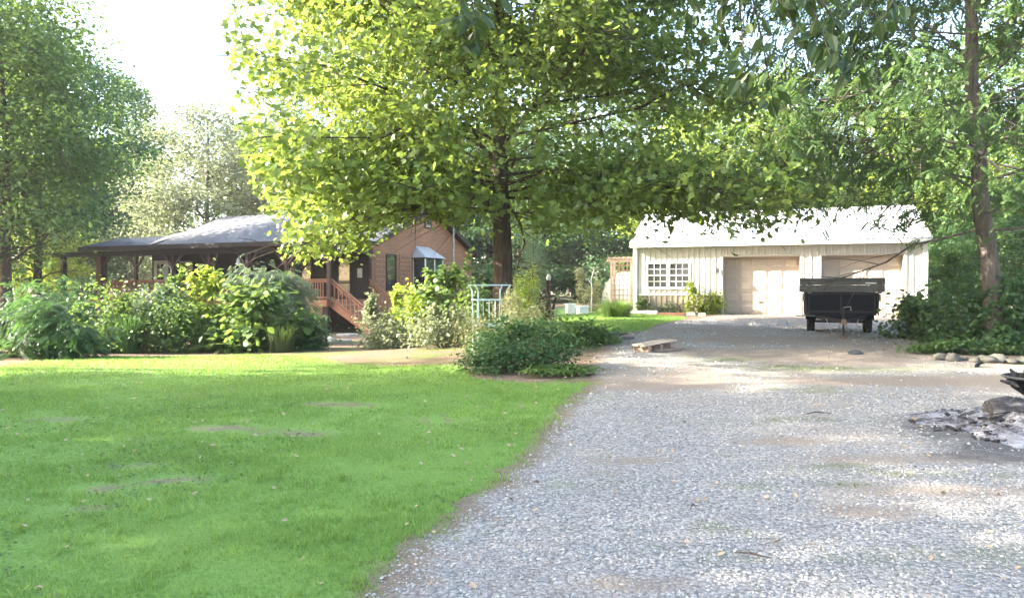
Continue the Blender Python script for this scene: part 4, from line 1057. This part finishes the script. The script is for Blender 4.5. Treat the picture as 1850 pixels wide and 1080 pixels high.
# island bed
S('clipped_bush','broad dense dark bush at the lawn corner beside the driveway','bush',G(945,682)+Vector((-.0,.85,0)),(2.05,1.6,.98),7600,.062,'oval','leaf_dark',131,46,.085)
S('clipped_bush','low yellow green creeping plant at the foot of the dense bush','ground cover',G(1000,684)+Vector((0,.22,0)),(1.25,.5,.22),1300,.06,'oval','leaf_mid',132,16,.12)
S('weedy_plant','straw coloured flowering weeds rising behind the dense dark bush','shrub',G(905,655)+Vector((0,.9,0)),(1.9,1.2,1.12),2800,.085,'narrow','leaf_straw',133,20,.13,spikes=16)
S('weedy_plant','straw coloured weeds with a pointed top at the right of the dense bush','shrub',G(990,645)+Vector((0,.9,0)),(1.5,1.0,1.12),2300,.085,'narrow','leaf_straw',134,16,.13,spikes=14)
S('leafy_shrub','green leafy plants at the driveway edge right of the dense bush','shrub',G(1060,628)+Vector((-.1,.4,0)),(1.3,.9,.62),1900,.10,'oval','leaf_mid',135,14,.15)
S('arborvitae','rounded yellow green conifer right behind the maple trunk','shrub',GD(948,23.5),(1.15,1.1,2.05),3600,.10,'narrow','leaf_lime',136,24,.12)
S('leafy_shrub','dark low plants around the foot of the maple trunk','shrub',GD(900,19.2),(1.4,1.0,.75),1600,.11,'oval','leaf_mid',137,14,.15)
# around the garage
S('feathery_plant','pale fluffy plants beyond the white boxes left of the garage','shrub',GD(1068,33.5),(1.9,1.2,1.35),2200,.13,'narrow','leaf_straw',141,18,.13,spikes=14)
tuft('ornamental_grass','rounded bright green grass clump left of the garage corner','grass clump',G(1113,574),1.45,.68,620,'leaf_mid',142,.014,.9)
S('climbing_plant','yellow green bushy plant against the garage wall beside the first door','shrub',GA.matrix_basis @ Vector((2.75,-.34,-.03)),(1.35,.45,1.1),1300,.12,'oval','leaf_lime',143,16,.14,spikes=4)
S('climbing_plant','thin green plant against the garage wall below the window corner','shrub',GA.matrix_basis @ Vector((.32,-.28,-.03)),(.6,.35,.8),520,.10,'oval','leaf_mid',144,9,.15)
S('climbing_plant','low green plants in the timber planter below the window','shrub',GA.matrix_basis @ Vector((1.35,-.30,-.03)),(1.0,.35,.5),520,.09,'oval','leaf_grey',145,9,.15)
S('pale_shrub','small yellow plant at the right corner of the garage','shrub',G(1662,582)+Vector((0,.3,0)),(.9,.7,.65),1000,.11,'oval','leaf_lime',146,10,.15)
S('leafy_shrub','dark shrub left of the leaning tree beside the driveway','shrub',G(1722,622)+Vector((.15,1.2,0)),(1.9,1.6,1.25),3000,.13,'oval','leaf_walnut',147,20,.14,spikes=4)
S('leafy_shrub','tall shrub growing around the foot of the leaning trunk','shrub',G(1775,636)+Vector((.3,.9,0)),(1.6,1.3,1.65),2800,.14,'oval','leaf_walnut',148,20,.14,spikes=6)
S('leafy_shrub','leafy shrub at the right edge beside the leaning trunk','shrub',G(1850,640)+Vector((.3,.7,0)),(1.8,1.3,1.45),2800,.14,'oval','leaf_dark',149,20,.14,spikes=4)
S('creeping_plant','low bright green weeds along the stones at the right edge','ground cover',G(1770,642)+Vector((.1,.25,0)),(2.6,.7,.34),2200,.09,'oval','leaf_walnut',150,20,.10)

# ================================================================ things standing about
def yaw_to(p):  return math.atan2(-p.x, p.y)      # faces the viewer's side of the yard
# ---- utility trailer
TP = G(1520, 606); TY = -math.radians(21)
TRA = thing('utility_trailer', 'black two wheeled utility trailer with weathered grey board across its front parked on gravel', 'trailer', TP, TY)
bw, bl_, f0, f1 = .82, 2.3, .52, 1.10               # half width, length, floor, top of steel box
def P3(name, mat, par=TRA): return lambda m: m.build(name, MAT[mat], par)
M().add([(-bw,0,f0+.06),(bw,0,f0+.06),(bw,0,f1),(-bw,0,f1),(-bw,.03,f0+.06),(bw,.03,f0+.06),(bw,.03,f1),(-bw,.03,f1)], [(0,1,2,3),(7,6,5,4),(0,4,5,1),(3,2,6,7),(0,3,7,4),(1,5,6,2)]).build('front_panel', MAT['black_paint'], TRA)
M().prism([(-bw+.02,f0+.059),(-.34,f0-.14),(.34,f0-.14),(bw-.02,f0+.059)], .02, .10, 'y').build('front_apron', MAT['black_paint'], TRA)
fp = M()
for x in (-bw+.03, -.02, bw-.07): TRp = M().bb(x, x+.04, -.03, -.001, f0+.02, f1-.01).build('stiffener', MAT['black_rust'], TRA)
M().bb(-bw, bw, .031, bl_, f0, f0+.05).build('bed_floor', MAT['black_rust'], TRA)
for sx in (-1, 1):
    M().bb(sx*bw-.02, sx*bw+.02, .031, bl_, f0+.051, f1).build('side_panel', MAT['black_rust'], TRA)
    for k, zz in enumerate((f1 - .22, f1 + .005, f1 + .19)):
        M().bb(sx*(bw+.07)-.02, sx*(bw+.07)+.02, -.02, bl_-.1, zz, zz+.175).build('side_board', MAT['grey_board_y'], TRA)
    for yy in (.02, bl_*.5, bl_-.15): M().bb(sx*(bw+.038)-.0145, sx*(bw+.038)+.0145, yy, yy+.06, f0, f1+.36).build('stake', MAT['black_rust'], TRA)
M().bb(-bw, bw, bl_-.03, bl_, f0+.051, f1).build('tailgate', MAT['black_rust'], TRA)
fb = M().bb(-1.0, .995, -.062, -.022, f1+.01, f1+.185).build('front_board', MAT['grey_board'], TRA)
M().bb(-.995, 1.0, -.060, -.022, f1+.19, f1+.365).build('front_board', MAT['grey_board'], TRA)
for x in (-.80, .83): M().bb(x, x+.09, -.078, -.063, f1-.03, f1+.35).build('board_cleat', MAT['grey_board'], TRA)
M().bb(.55, .80, -.0655, -.0625, f1+.222, f1+.25).build('sticker', MAT['white'], TRA)
M().bb(.925, .965, -.0655, -.0625, f1+.22, f1+.27).build('reflector', MAT['rust'], TRA)
M().bb(-bw-.01, bw+.01, -.02, -.0005, f1-.055, f1-.015).build('top_lip', MAT['black_rust'], TRA)
M().bb(-bw+.02, bw-.02, -.025, -.0005, f0+.065, f0+.11).build('lower_rail', MAT['black_rust'], TRA)
def wheel(x):
    t = M().lathe([(.17,-.095),(.27,-.10),(.305,-.075),(.315,-.03),(.315,.03),(.305,.075),(.27,.10),(.17,.095),(.17,-.095)], 28, axis='x', c=(x, 1.15, .312)).build('wheel', MAT['rubber'], TRA, True)
    M().lathe([(.0,-.06),(.07,-.075),(.09,-.05),(.14,-.03),(.17,-.085),(.175,-.085),(.175,.085),(.0,.06)], 20, axis='x', c=(x, 1.15, .312)).build('rim', MAT['steel'], t, True)
    for k in range(5):
        a = k * 1.2566; M().lathe([(.0,-.088),(.012,-.086),(.012,-.05)], 6, axis='x', c=(x, 1.15 + .05*math.cos(a), .312 + .05*math.sin(a))).build('lug_nut', MAT['steel'], t)
    # tread blocks
    m = M()
    for k in range(30):
        a = k * 2 * math.pi / 30; c, q = math.cos(a), math.sin(a)
        for xo in (-.045, .045): m.box((x + xo, 1.15 + .318 * c, .312 + .318 * q), (.065, .035, .014), ((1,0,0),(0,-q,c),(0,c,q)))
    m.build('tread_block', MAT['rubber'], t, kind='stuff')
for x in (-.70, .70): wheel(x)
M().tube([(-.66,1.15,.312),(.66,1.15,.312)], .035, 8).build('axle', MAT['black_rust'], TRA)
for sx in (-1, 1):
    ang = [(sx*.70, 1.15 + .43*math.cos(a), .312 + .40*math.sin(a)) for a in np.linspace(.15, math.pi-.15, 9)]
    mm = M()
    for a, b in zip(ang, ang[1:]): mm.bar(a, b, .26, .012, up=(0, .2, 1))
    mm.build('fender', MAT['black_paint'], TRA)
    M().bar((sx*.55, .03, f0-.05), (sx*.55, bl_, f0-.05), .06, .09).build('chassis_rail', MAT['black_rust'], TRA)
    M().bar((sx*.55, .0, f0-.06), (sx*.03, -1.05, .40), .05, .08).build('tongue_bar', MAT['black_rust'], TRA)
M().bb(-1.1, -.62, -.2, .02, f0-.035, f0-.01).build('step_plate', MAT['grey_board'], TRA)
M().bb(-.05, .05, -1.22, -1.0, .37, .46).prism([(-.055,.33),(.055,.33),(.055,.42),(-.055,.42)], -1.34, -1.2, 'y').build('coupler', MAT['rust'], TRA)
jk = M().tube([(0,-.92,.05),(0,-.92,.72)], .026, 8).build('jack_stand', MAT['black_rust'], TRA)
M().tube([(0,-.92,.74),(.16,-.92,.76),(.17,-.92,.66)], .012, 6).build('crank', MAT['steel'], jk)
M().bb(-.09, .09, -1.01, -.83, .0, .05).build('jack_foot', MAT['rust'], jk)
for sx in (-1, 1):
    t = np.linspace(0, 1, 10)
    M().tube([(sx*(.05+.32*q), -1.0+.55*q, .40-.34*math.sin(math.pi*min(1,q*1.05))**.8+.04*q) for q in t], .012, 5).build('safety_chain', MAT['steel'], TRA)

# ---- mint wire plant cage before the maple
cg = thing('plant_cage', 'pale mint metal frame plant cage with four legs in front of the maple trunk', 'plant stand', GD(884, 17.4), .25)
cw_, ch = .36, 1.56
for sx in (-1, 1):
    for sy in (-1, 1):
        M().tube([(sx*cw_*.9, sy*cw_*.9, -.03), (sx*cw_*.92, sy*cw_*.92, ch*.55), (sx*cw_*.95, sy*cw_*.95, ch*.92), (sx*(cw_+.05), sy*(cw_+.05), ch)], .020, 6).build('leg', MAT['mint'], cg)
for z in (ch*.40, ch*.78, ch):
    q = cw_ if z < ch else cw_ + .05
    M().tube([(-q,-q,z),(q,-q,z),(q,q,z),(-q,q,z),(-q,-q,z)], .017, 6).build('hoop', MAT['mint'], cg)
for k in range(5):
    x = -cw_ + .12 + k*.12; M().tube([(x,-cw_,ch-.005),(x,cw_,ch-.005)], .010, 5).build('top_wire', MAT['mint'], cg)
for k in range(4):
    x = -cw_ + .14 + k*.145
    for sy in (-1, 1): M().tube([(x, sy*cw_*.92, .0),(x, sy*cw_*.95, ch*.79)], .008, 5).build('side_wire', MAT['mint'], cg)

# ---- weathered wood sculpture between trunk and garage
ws = thing('wood_sculpture', 'dark weathered upright driftwood sculpture with a pale tip right of the maple trunk', 'sculpture', GD(986, 24.0), .2)
r = np.random.default_rng(9)
for k, (x, y, h, w, mt) in enumerate(((.06,0,1.5,.085,'post'),(-.10,.03,1.05,.075,'post'),(.20,-.04,.95,.05,'siding_dark'),(-.22,.0,.82,.05,'post'),(.0,-.08,.7,.09,'siding_dark'))):
    z = np.linspace(0, 1, 6); M().tube([(x*(1+.5*q)+.03*math.sin(q*5+k), y+.02*math.cos(q*4), h*q) for q in z], [w*(1.15-.5*q) for q in z], 7).build('stake', MAT[mt], ws, True)
M().lathe([(0,1.46),(.06,1.5),(.075,1.58),(.05,1.67),(0,1.70)], 9, c=(.1,0,0)).build('tip', MAT['white_old'], ws, True)
M().bar((-.36,0,.88), (.32,-.02,1.0), .04, .05).build('crossbar', MAT['post'], ws)
# ---- flower shaped metal sculpture
fs = thing('metal_flower', 'pale metal flower sculpture on a tall stalk above the fluffy plants by the garage', 'sculpture', GD(1068, 32.0))
M().tube([(0,0,0),(.03,0,.9),(.0,0,1.45),(.12,0,1.85)], .028, 6).build('stalk', MAT['white_old'], fs)
for k in range(7):
    a = k*.9; M().add([(.12,0,1.83),(.12+.10*math.cos(a)-.05*math.sin(a),.10*math.sin(a)+.05*math.cos(a),1.93),(.12+.24*math.cos(a),.24*math.sin(a),1.97),(.12+.10*math.cos(a)+.05*math.sin(a),.10*math.sin(a)-.05*math.cos(a),1.93)], [(0,1,2,3)]).build('petal', MAT['white_old'], fs)
M().tube([(.02,0,1.2),(-.14,0,1.45),(-.25,0,1.42)], .018, 5).build('leaf_arm', MAT['white_old'], fs)
# ---- white boxes
for px, d, w, h, lb in ((1030,31.0,.32,.42,'square white box standing beyond the lawn strip left of the fluffy plants'),(1052,30.2,.38,.30,'low white box beside the fluffy plants, right of a taller one')):
    o = thing('white_box', lb, 'box', GD(px, d), .3, 'white boxes left of the garage')
    M().bb(-w/2, w/2, -w/2, w/2, 0, h).build('body', MAT['white'], o); M().bb(-w/2-.03, w/2+.03, -w/2-.03, w/2+.03, h+.001, h+.05).build('lid', MAT['white'], o)
# ---- arbor and white hoop cover beside the garage
ab = thing('arbor', 'pinkish wooden arbor with lattice sides and slatted top left of the garage wall', 'arbor', GD(1125, 31.5), GA.rotation_euler.z)
for sx in (-.42, .42):
    for sy in (-.3, .3): M().bb(sx-.045, sx+.045, sy-.045, sy+.045, 0, 2.15).build('post', MAT['pale_wood'], ab)
for sy in (-.33, .33): M().bb(-.62, .62, sy-.03, sy+.03, 2.151, 2.28).build('beam', MAT['pale_wood'], ab)
for k in range(6): M().bb(-.55+k*.21, -.50+k*.21, -.48, .48, 2.281, 2.36).build('top_slat', MAT['pale_wood'], ab)
for k in range(9): M().bb(-.375, .375, -.331, -.311, .3+k*.21, .335+k*.21).build('lattice_slat', MAT['trellis'], ab)
for k in range(4): M().bb(-.27+k*.17, -.235+k*.17, -.351, -.332, .2, 2.15).build('lattice_slat', MAT['trellis'], ab)
hc = thing('hoop_cover', 'white curved plastic hoop cover behind the arbor left of the garage', 'greenhouse', GD(1128, 33.4), GA.rotation_euler.z)
t = np.linspace(0, math.pi, 15)
M().prism([(-1.05*math.cos(a), 1.75*math.sin(a)**.85) for a in t], 0, 2.4, 'y').build('cover', MAT['white'], hc)
for yy in (-.012, 1.2, 2.41): M().tube([(-1.07*math.cos(a), yy, 1.77*max(0,math.sin(a))**.85) for a in t], .022, 6).build('hoop', MAT['white_old'], hc)
# ---- planter, tray, edging blocks at the garage wall
pl = thing('timber_planter', 'low pale timber planter on the ground under the garage window', 'planter', GA.matrix_basis @ Vector((.45, -.62, -.03)), GA.rotation_euler.z)
for y in (-.22, .22): M().bb(-.55, .55, y-.04, y+.04, 0, .2).build('side_board', MAT['white_old'], pl)
for x in (-.51, .51): M().bb(x-.04, x+.04, -.179, .179, 0, .2).build('end_board', MAT['white_old'], pl)
M().bb(-.469, .469, -.179, .179, .02, .15).build('soil', MAT['earth'], pl)
ty = thing('brick_tray', 'orange red brick edged tray on the ground below the garage window', 'planter', GA.matrix_basis @ Vector((1.55, -.80, -.03)), GA.rotation_euler.z)
bk = M().bb(-.098, .098, -.048, .048, 0, .12).mesh('brick', MAT['brick_red'])
for i in range(4):
    put(bk, 'brick', ty, (-.31 + i*.206, -.16, 0), (0, 0, .03*(i % 2))); put(bk, 'brick', ty, (-.31 + i*.206, .16, 0))
for x in (-.46, .46):
    put(bk, 'brick', ty, (x, -.10, 0), (0, 0, math.pi/2)); put(bk, 'brick', ty, (x, .105, 0), (0, 0, math.pi/2))
for i, (px, py, w, lb) in enumerate(((1248,570,.34,'pale concrete edging block at the left of the yellow wall plant'),(1268,571,.28,'pale concrete edging block under the yellow wall plant near the first garage door'))):
    o = thing('edging_block', lb, 'block', G(px, py), GA.rotation_euler.z + .1*i, 'edging blocks by the garage wall')
    M().box((0,0,.06),(w,.2,.13),None,0,(.94,.9)).build('block', MAT['concrete'], o)
# ---- slabs and broken pallet at the driveway edge
for i, (px, py, rz, lb) in enumerate(((1108,606,.3,'dark flat slate slab at the driveway edge, the upper of two'),(1120,613,-.2,'dark flat slate slab at the driveway edge, the lower of two'))):
    o = thing('slate_slab', lb, 'slab', G(px, py), rz, 'slate slabs at the driveway edge')
    M().prism([(-.32,-.2),(.1,-.26),(.36,-.1),(.28,.18),(-.1,.24),(-.36,.1)], 0, .07, 'z').build('slab', MAT['slate'], o)
bp = thing('broken_pallet', 'broken pallet of pale split planks lying on the gravel beside the dense bush', 'pallet', G(1180, 634), .62)
for i, (y, dz, L) in enumerate(((-.17,.15,1.0),(-.04,.155,1.1),(.11,.15,.95))):
    M().bar((-L/2, y, dz-.01), (L/2, y+.02*i, dz+.07), .11, .025).build('plank', MAT['pale_wood'], bp)
for x in (-.34, .02, .34): M().bb(x-.045, x+.045, -.24, .2, 0, .13+.07*(x+.4)/.8*.6).build('runner', MAT['log_wood'], bp)
M().bar((-.2,-.3,.03), (.55,-.36,.05), .09, .04).build('loose_plank', MAT['log_wood'], bp)
# ---- burnt heap at the right
AP = G(1858, 778)
r = np.random.default_rng(14); n, k_ = 34, 40; V = []
for i in range(n):
    for j in range(k_):
        a = 2*math.pi*j/k_; q = i/(n-1); R = (1 + .16*math.sin(3*a+1) + .10*math.sin(5*a) + .06*math.sin(11*a))
        x = AP.x + .98*R*q*math.cos(a); y = AP.y + .1 + 1.0*R*q*math.sin(a)
        z = .17*(1-q**1.4) + .05*(1-q)*math.sin(x*9)*math.sin(y*11) + .025*r.normal()*(1-q)
        V.append((x, y, float(T(x, y)) + .016 + max(0, z)))
F = [(i*k_+j, i*k_+(j+1)%k_, (i+1)*k_+(j+1)%k_, (i+1)*k_+j) for i in range(n-1) for j in range(k_)]
ah = M().add(V, F).build('ash_heap', MAT['ash'], None, True, 'stuff')
m = M()
for i in range(700):
    a = r.uniform(0, 6.28); q = r.random()**.6*1.12; x = AP.x+.98*q*math.cos(a); y = AP.y+.1+1.0*q*math.sin(a); z = float(T(x, y))+.02+.15*max(0,1-q**1.4)
    s = .008 + .034*r.random()**2.5; d = r.normal(size=3); d /= np.linalg.norm(d); d[2] *= .4
    m.bar((x,y,z), A((x,y,z))+d*s*2.2, s, s*.7)
m.build('charred_bits', MAT['char'], None, False, 'stuff')
lg = thing('charred_log', 'thick charred split log lying on the ash heap at the right edge', 'log', G(1822, 775) + Vector((.12, .0, .13)), -.12)
z = np.linspace(0, 1, 9); r = np.random.default_rng(3)
M().tube([(-.30+.75*q, .02*math.sin(q*6), .06+.02*math.sin(q*4)) for q in z], [.11,.135,.125,.14,.12,.135,.14,.13,.12], 9).build('log_body', MAT['char'], lg)
for k, (x, y, zz, L, a) in enumerate(((-.35,-.16,-.02,.3,.5),(.0,-.22,-.04,.35,-.3),(.2,-.2,-.03,.25,.9),(-.55,.05,-.03,.28,.2),(-.2,.1,.14,.3,.1))):
    M().tube([(x,y,zz),(x+L*.5*math.cos(a),y+L*.5*math.sin(a),zz+.03),(x+L*math.cos(a),y+L*math.sin(a),zz+.01)], [.04,.05,.03], 6).build('charred_stick', MAT['char'], lg)
fbp = G(1892, 738) + Vector((.0, .1, 0))
fw = thing('fire_bowl', 'black rimmed metal fire bowl full of burnt sticks at the right edge behind the ash', 'fire bowl', fbp)
M().lathe([(.03,.12),(.18,.14),(.32,.24),(.38,.36),(.41,.37),(.41,.39),(.37,.39),(.30,.26),(.0,.18)], 22).build('bowl', MAT['black_paint'], fw, True)
M().lathe([(.405,.365),(.425,.375),(.425,.395),(.405,.40)], 22).build('rim', MAT['slate'], fw, True)
M().lathe([(.0,0),(.20,0),(.22,.05),(.14,.13),(.0,.15)], 14).build('foot', MAT['slate'], fw)
M().lathe([(.0,.0),(.07,.01),(.07,.03),(.0,.03)], 12, axis='y', c=(-.12,-.37,.27)).build('boss', MAT['steel'], fw)
r = np.random.default_rng(8)
for k in range(16):
    a = r.uniform(0, 6.28); q = r.random()*.25; b = A((q*math.cos(a), q*math.sin(a), .27)); d = r.normal(size=3); d /= np.linalg.norm(d); d[2] = abs(d[2])*.6+.1
    M().tube([b, b+d*.18+r.normal(size=3)*.02, b+d*.33], [.045,.04,.015], 5).build('burnt_stick', MAT['char'], fw)
# ---- border stones at the right, each its own
r = np.random.default_rng(21)
where = ('beneath the low weeds at the left end of the row','second from the left end of the row','third from the left end of the row','in the row below the leaning trunk','just right of the leaning trunk','in the row towards the picture edge','next to last in the row at the picture edge','at the right end of the row')
for k in range(8):
    px = 1700 + k*21 + r.uniform(-4, 4); p = G(px, 650 + .05*(px-1700) + r.uniform(-2, 2)); s = r.uniform(.11, .19)
    o = thing('border_stone', ('round' if k % 2 else 'flat') + ' border stone, ' + where[k], 'stone', p, r.uniform(0, 6), 'border stones under the right shrubs')
    th_ = np.linspace(0, math.pi, 7); V = []
    for a in th_:
        for b in np.arange(10)*2*math.pi/10: V.append(A((math.sin(a)*math.cos(b), math.sin(a)*math.sin(b)*.8, math.cos(a)*(.6 if k % 2 else .42)))*s*(1+.16*r.normal()*(.2<a<2.9)) + A((0,0,s*.3)))
    F = [(i*10+j, (i+1)*10+j, (i+1)*10+(j+1)%10, i*10+(j+1)%10) for i in range(6) for j in range(10)]
    M().add(V, F).build('stone', MAT['rock'], o, True)
# ---- small stuff on the gravel and by the steps
def stick(px, py, L, rz, label, mat='black_rust', w=.02, bend=.1):
    o = thing('fallen_stick', label, 'stick', G(px, py) + Vector((0,0,.02)), rz, 'sticks lying on the gravel')
    M().tube([(-L/2,0,.01),(-L*.1,bend*L,.03),(L*.2,bend*L*.6,.02),(L/2,-bend*L*.3,.01)], [w*.6,w,w*.8,w*.3], 6).tube([(0,bend*L,.02),(L*.15,bend*L+L*.2,.04)], [w*.5,w*.2], 5).build('twig', MAT[mat], o)
stick(1480,752,.34,.15,'thin dark stick lying in the middle of the gravel drive','bark',.008,.03)
stick(1365,1015,.20,-.5,'small curved twig near the bottom of the gravel drive','bark',.006,-.12)
stick(1255,925,.12,.9,'short twig on the gravel left of the middle bottom','bark',.005,.05)
sc = thing('black_scrap', 'crumpled black scrap on the gravel in front of the border stones', 'scrap', G(1770, 664), .5)
M().tube([(-.10,0,.02),(-.03,.02,.04),(.03,0,.08),(.09,.02,.12)], [.02,.035,.03,.014], 7).tube([(.03,0,.08),(.12,-.03,.07)], [.02,.01], 5).build('scrap_body', MAT['rubber'], sc, True)
cl = thing('earth_clod', 'brown clod of earth and grass lying on the gravel before the trailer', 'clod', G(1546, 640))
M().lathe([(0,.0),(.14,.0),(.15,.04),(.09,.08),(0,.10)], 9).build('clod_body', MAT['slate'], cl, True)
gl = thing('garden_light', 'small pale garden light on a spike at the lawn edge before the porch lattice', 'garden light', G(596, 634))
M().tube([(0,0,-.05),(0,0,.26)], .012, 6).build('spike', MAT['steel'], gl); M().lathe([(.0,.25),(.05,.26),(.055,.33),(.09,.34),(.03,.40),(0,.41)], 10).build('lantern', MAT['white_old'], gl)
for i, (px, py, lb) in enumerate(((628,606,'flat grey stepping stone at the foot of the porch stairs'),(612,618,'grey stepping stone between the porch stairs and the lawn'))):
    o = thing('stepping_stone', lb, 'stepping stone', G(px, py), .4*i, 'stepping stones below the porch stairs'); M().prism([(-.4,-.22),(.1,-.28),(.42,-.12),(.36,.2),(-.1,.27),(-.42,.1)], -.02, .07, 'z').build('stone', MAT['concrete'], o)
ch_ = thing('garden_chair', 'white weathered garden chair half hidden in the shrubs right of the garage', 'chair', GD(1735, 19.5), -.7)
for x in (-.22, .22):
    M().bb(x-.02, x+.02, -.22, -.18, 0, .44).build('leg', MAT['white_old'], ch_); M().bar((x, .22, 0), (x, .30, .95), .04, .04).build('back_leg', MAT['white_old'], ch_)
    M().bar((x, -.22, .64), (x, .27, .66), .05, .03).build('armrest', MAT['white_old'], ch_)
M().bb(-.26, .26, -.25, .24, .441, .47).build('seat', MAT['white_old'], ch_)
for k in range(4): M().bar((-.2, .255+.012*k, .56+.11*k), (.2, .255+.012*k, .56+.11*k), .02, .06).build('back_slat', MAT['white_old'], ch_)
# fallen leaves on lawn and gravel
lm = M(); r = np.random.default_rng(50); x = r.uniform(-9, 6, 900); y = r.uniform(3.2, 17, 900); k = np.abs(x) < .75*y + 1; x, y = x[k], y[k]
p = np.stack([x, y, T(x, y)+.045], 1); add_leaves(lm, p, r.uniform(.025, .06, len(x)), leaf_frames(r, len(x), .35, None, 0), 'oval')
lm.build('fallen_leaves', MAT['litter'], None, False, 'stuff')

cm = M(); r = np.random.default_rng(51); n = 30000; x = r.uniform(-9, 3, n); y = r.uniform(2.8, 10.5, n)
k = (x < XL(y) - .05) & (np.abs(x) < .8*y + 1) & (patch_noise(x, y, 1.3, 44) > .35 + .5*r.random(n)); x, y = x[k], y[k]; n = len(x)
p = np.stack([x, y, T(x, y) + r.uniform(.02, .05, n)], 1); add_leaves(cm, p, r.uniform(.018, .034, n), leaf_frames(r, n, .35, None, 0), 'oval')
cm.build('clover', MAT['leaf_walnut'], None, False, 'stuff')

# ---- tree standing right of the camera whose limb hangs over the view
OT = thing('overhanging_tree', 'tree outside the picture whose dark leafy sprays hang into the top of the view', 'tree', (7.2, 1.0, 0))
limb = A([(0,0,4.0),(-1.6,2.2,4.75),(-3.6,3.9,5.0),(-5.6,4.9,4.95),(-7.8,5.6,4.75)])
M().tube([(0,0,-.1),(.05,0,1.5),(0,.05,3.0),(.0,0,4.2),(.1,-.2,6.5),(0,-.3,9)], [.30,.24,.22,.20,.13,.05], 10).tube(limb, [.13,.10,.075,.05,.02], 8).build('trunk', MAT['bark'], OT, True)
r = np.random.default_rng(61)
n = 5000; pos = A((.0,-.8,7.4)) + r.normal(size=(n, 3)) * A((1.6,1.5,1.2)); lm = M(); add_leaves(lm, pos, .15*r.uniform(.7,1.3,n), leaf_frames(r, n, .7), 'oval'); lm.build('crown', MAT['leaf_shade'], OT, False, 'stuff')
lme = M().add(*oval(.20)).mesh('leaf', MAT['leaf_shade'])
def spray(px, py, d, L, n):
    tip = A(((px-CX)/F_PX*d - 7.2, d - 1.0, CAM_H + (HOR-py)/F_PX*d))
    j = np.argmin(np.linalg.norm(limb[1:, :2] - tip[None, :2], axis=1)) + 1
    top = limb[j]; mid = (top + tip)/2 + A((0,0,.25)) + r.normal(size=3)*.1
    t = np.linspace(0, 1, 8)[:, None]; Q = (1-t)**2*top + 2*t*(1-t)*mid + t*t*tip
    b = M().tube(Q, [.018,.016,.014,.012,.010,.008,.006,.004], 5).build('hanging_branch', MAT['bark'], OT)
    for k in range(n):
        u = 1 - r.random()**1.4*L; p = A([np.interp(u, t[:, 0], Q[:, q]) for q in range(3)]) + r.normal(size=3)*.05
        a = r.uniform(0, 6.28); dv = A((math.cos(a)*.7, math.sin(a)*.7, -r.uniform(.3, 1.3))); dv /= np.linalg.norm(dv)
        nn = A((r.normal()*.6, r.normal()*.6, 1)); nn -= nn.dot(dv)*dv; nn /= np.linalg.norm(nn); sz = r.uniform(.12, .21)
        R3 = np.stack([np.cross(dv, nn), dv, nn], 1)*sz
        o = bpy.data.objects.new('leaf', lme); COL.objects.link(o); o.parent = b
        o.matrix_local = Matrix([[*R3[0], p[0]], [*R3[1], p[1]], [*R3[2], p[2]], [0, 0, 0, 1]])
for a in ((862,70,5.8,.35,26),(835,25,5.6,.3,16),(890,20,6.2,.3,14),(1238,45,6.6,.3,16),(1300,60,6.4,.35,22),(1345,150,6.0,.4,26),(1440,70,5.6,.35,24),(1500,110,5.4,.4,28),(1545,120,5.6,.35,22),(1590,40,5.2,.3,18),(1395,185,6.6,.35,20)):
    spray(*a)

# ---- the hazy summer air
hz = M().bb(-450, 450, -100, 450, -1.5, 23).build('haze', [], None, False, 'stuff')
hm = bpy.data.materials.new('haze'); hm.use_nodes = True; hm.node_tree.nodes.clear()
ho = hm.node_tree.nodes.new('ShaderNodeOutputMaterial'); hv = hm.node_tree.nodes.new('ShaderNodeVolumePrincipled')
hv.inputs['Color'].default_value = (.95, .95, .95, 1); hv.inputs['Density'].default_value = .00045; hv.inputs['Anisotropy'].default_value = .0
hm.node_tree.links.new(hv.outputs[0], ho.inputs['Volume']); hz.data.materials.append(hm)
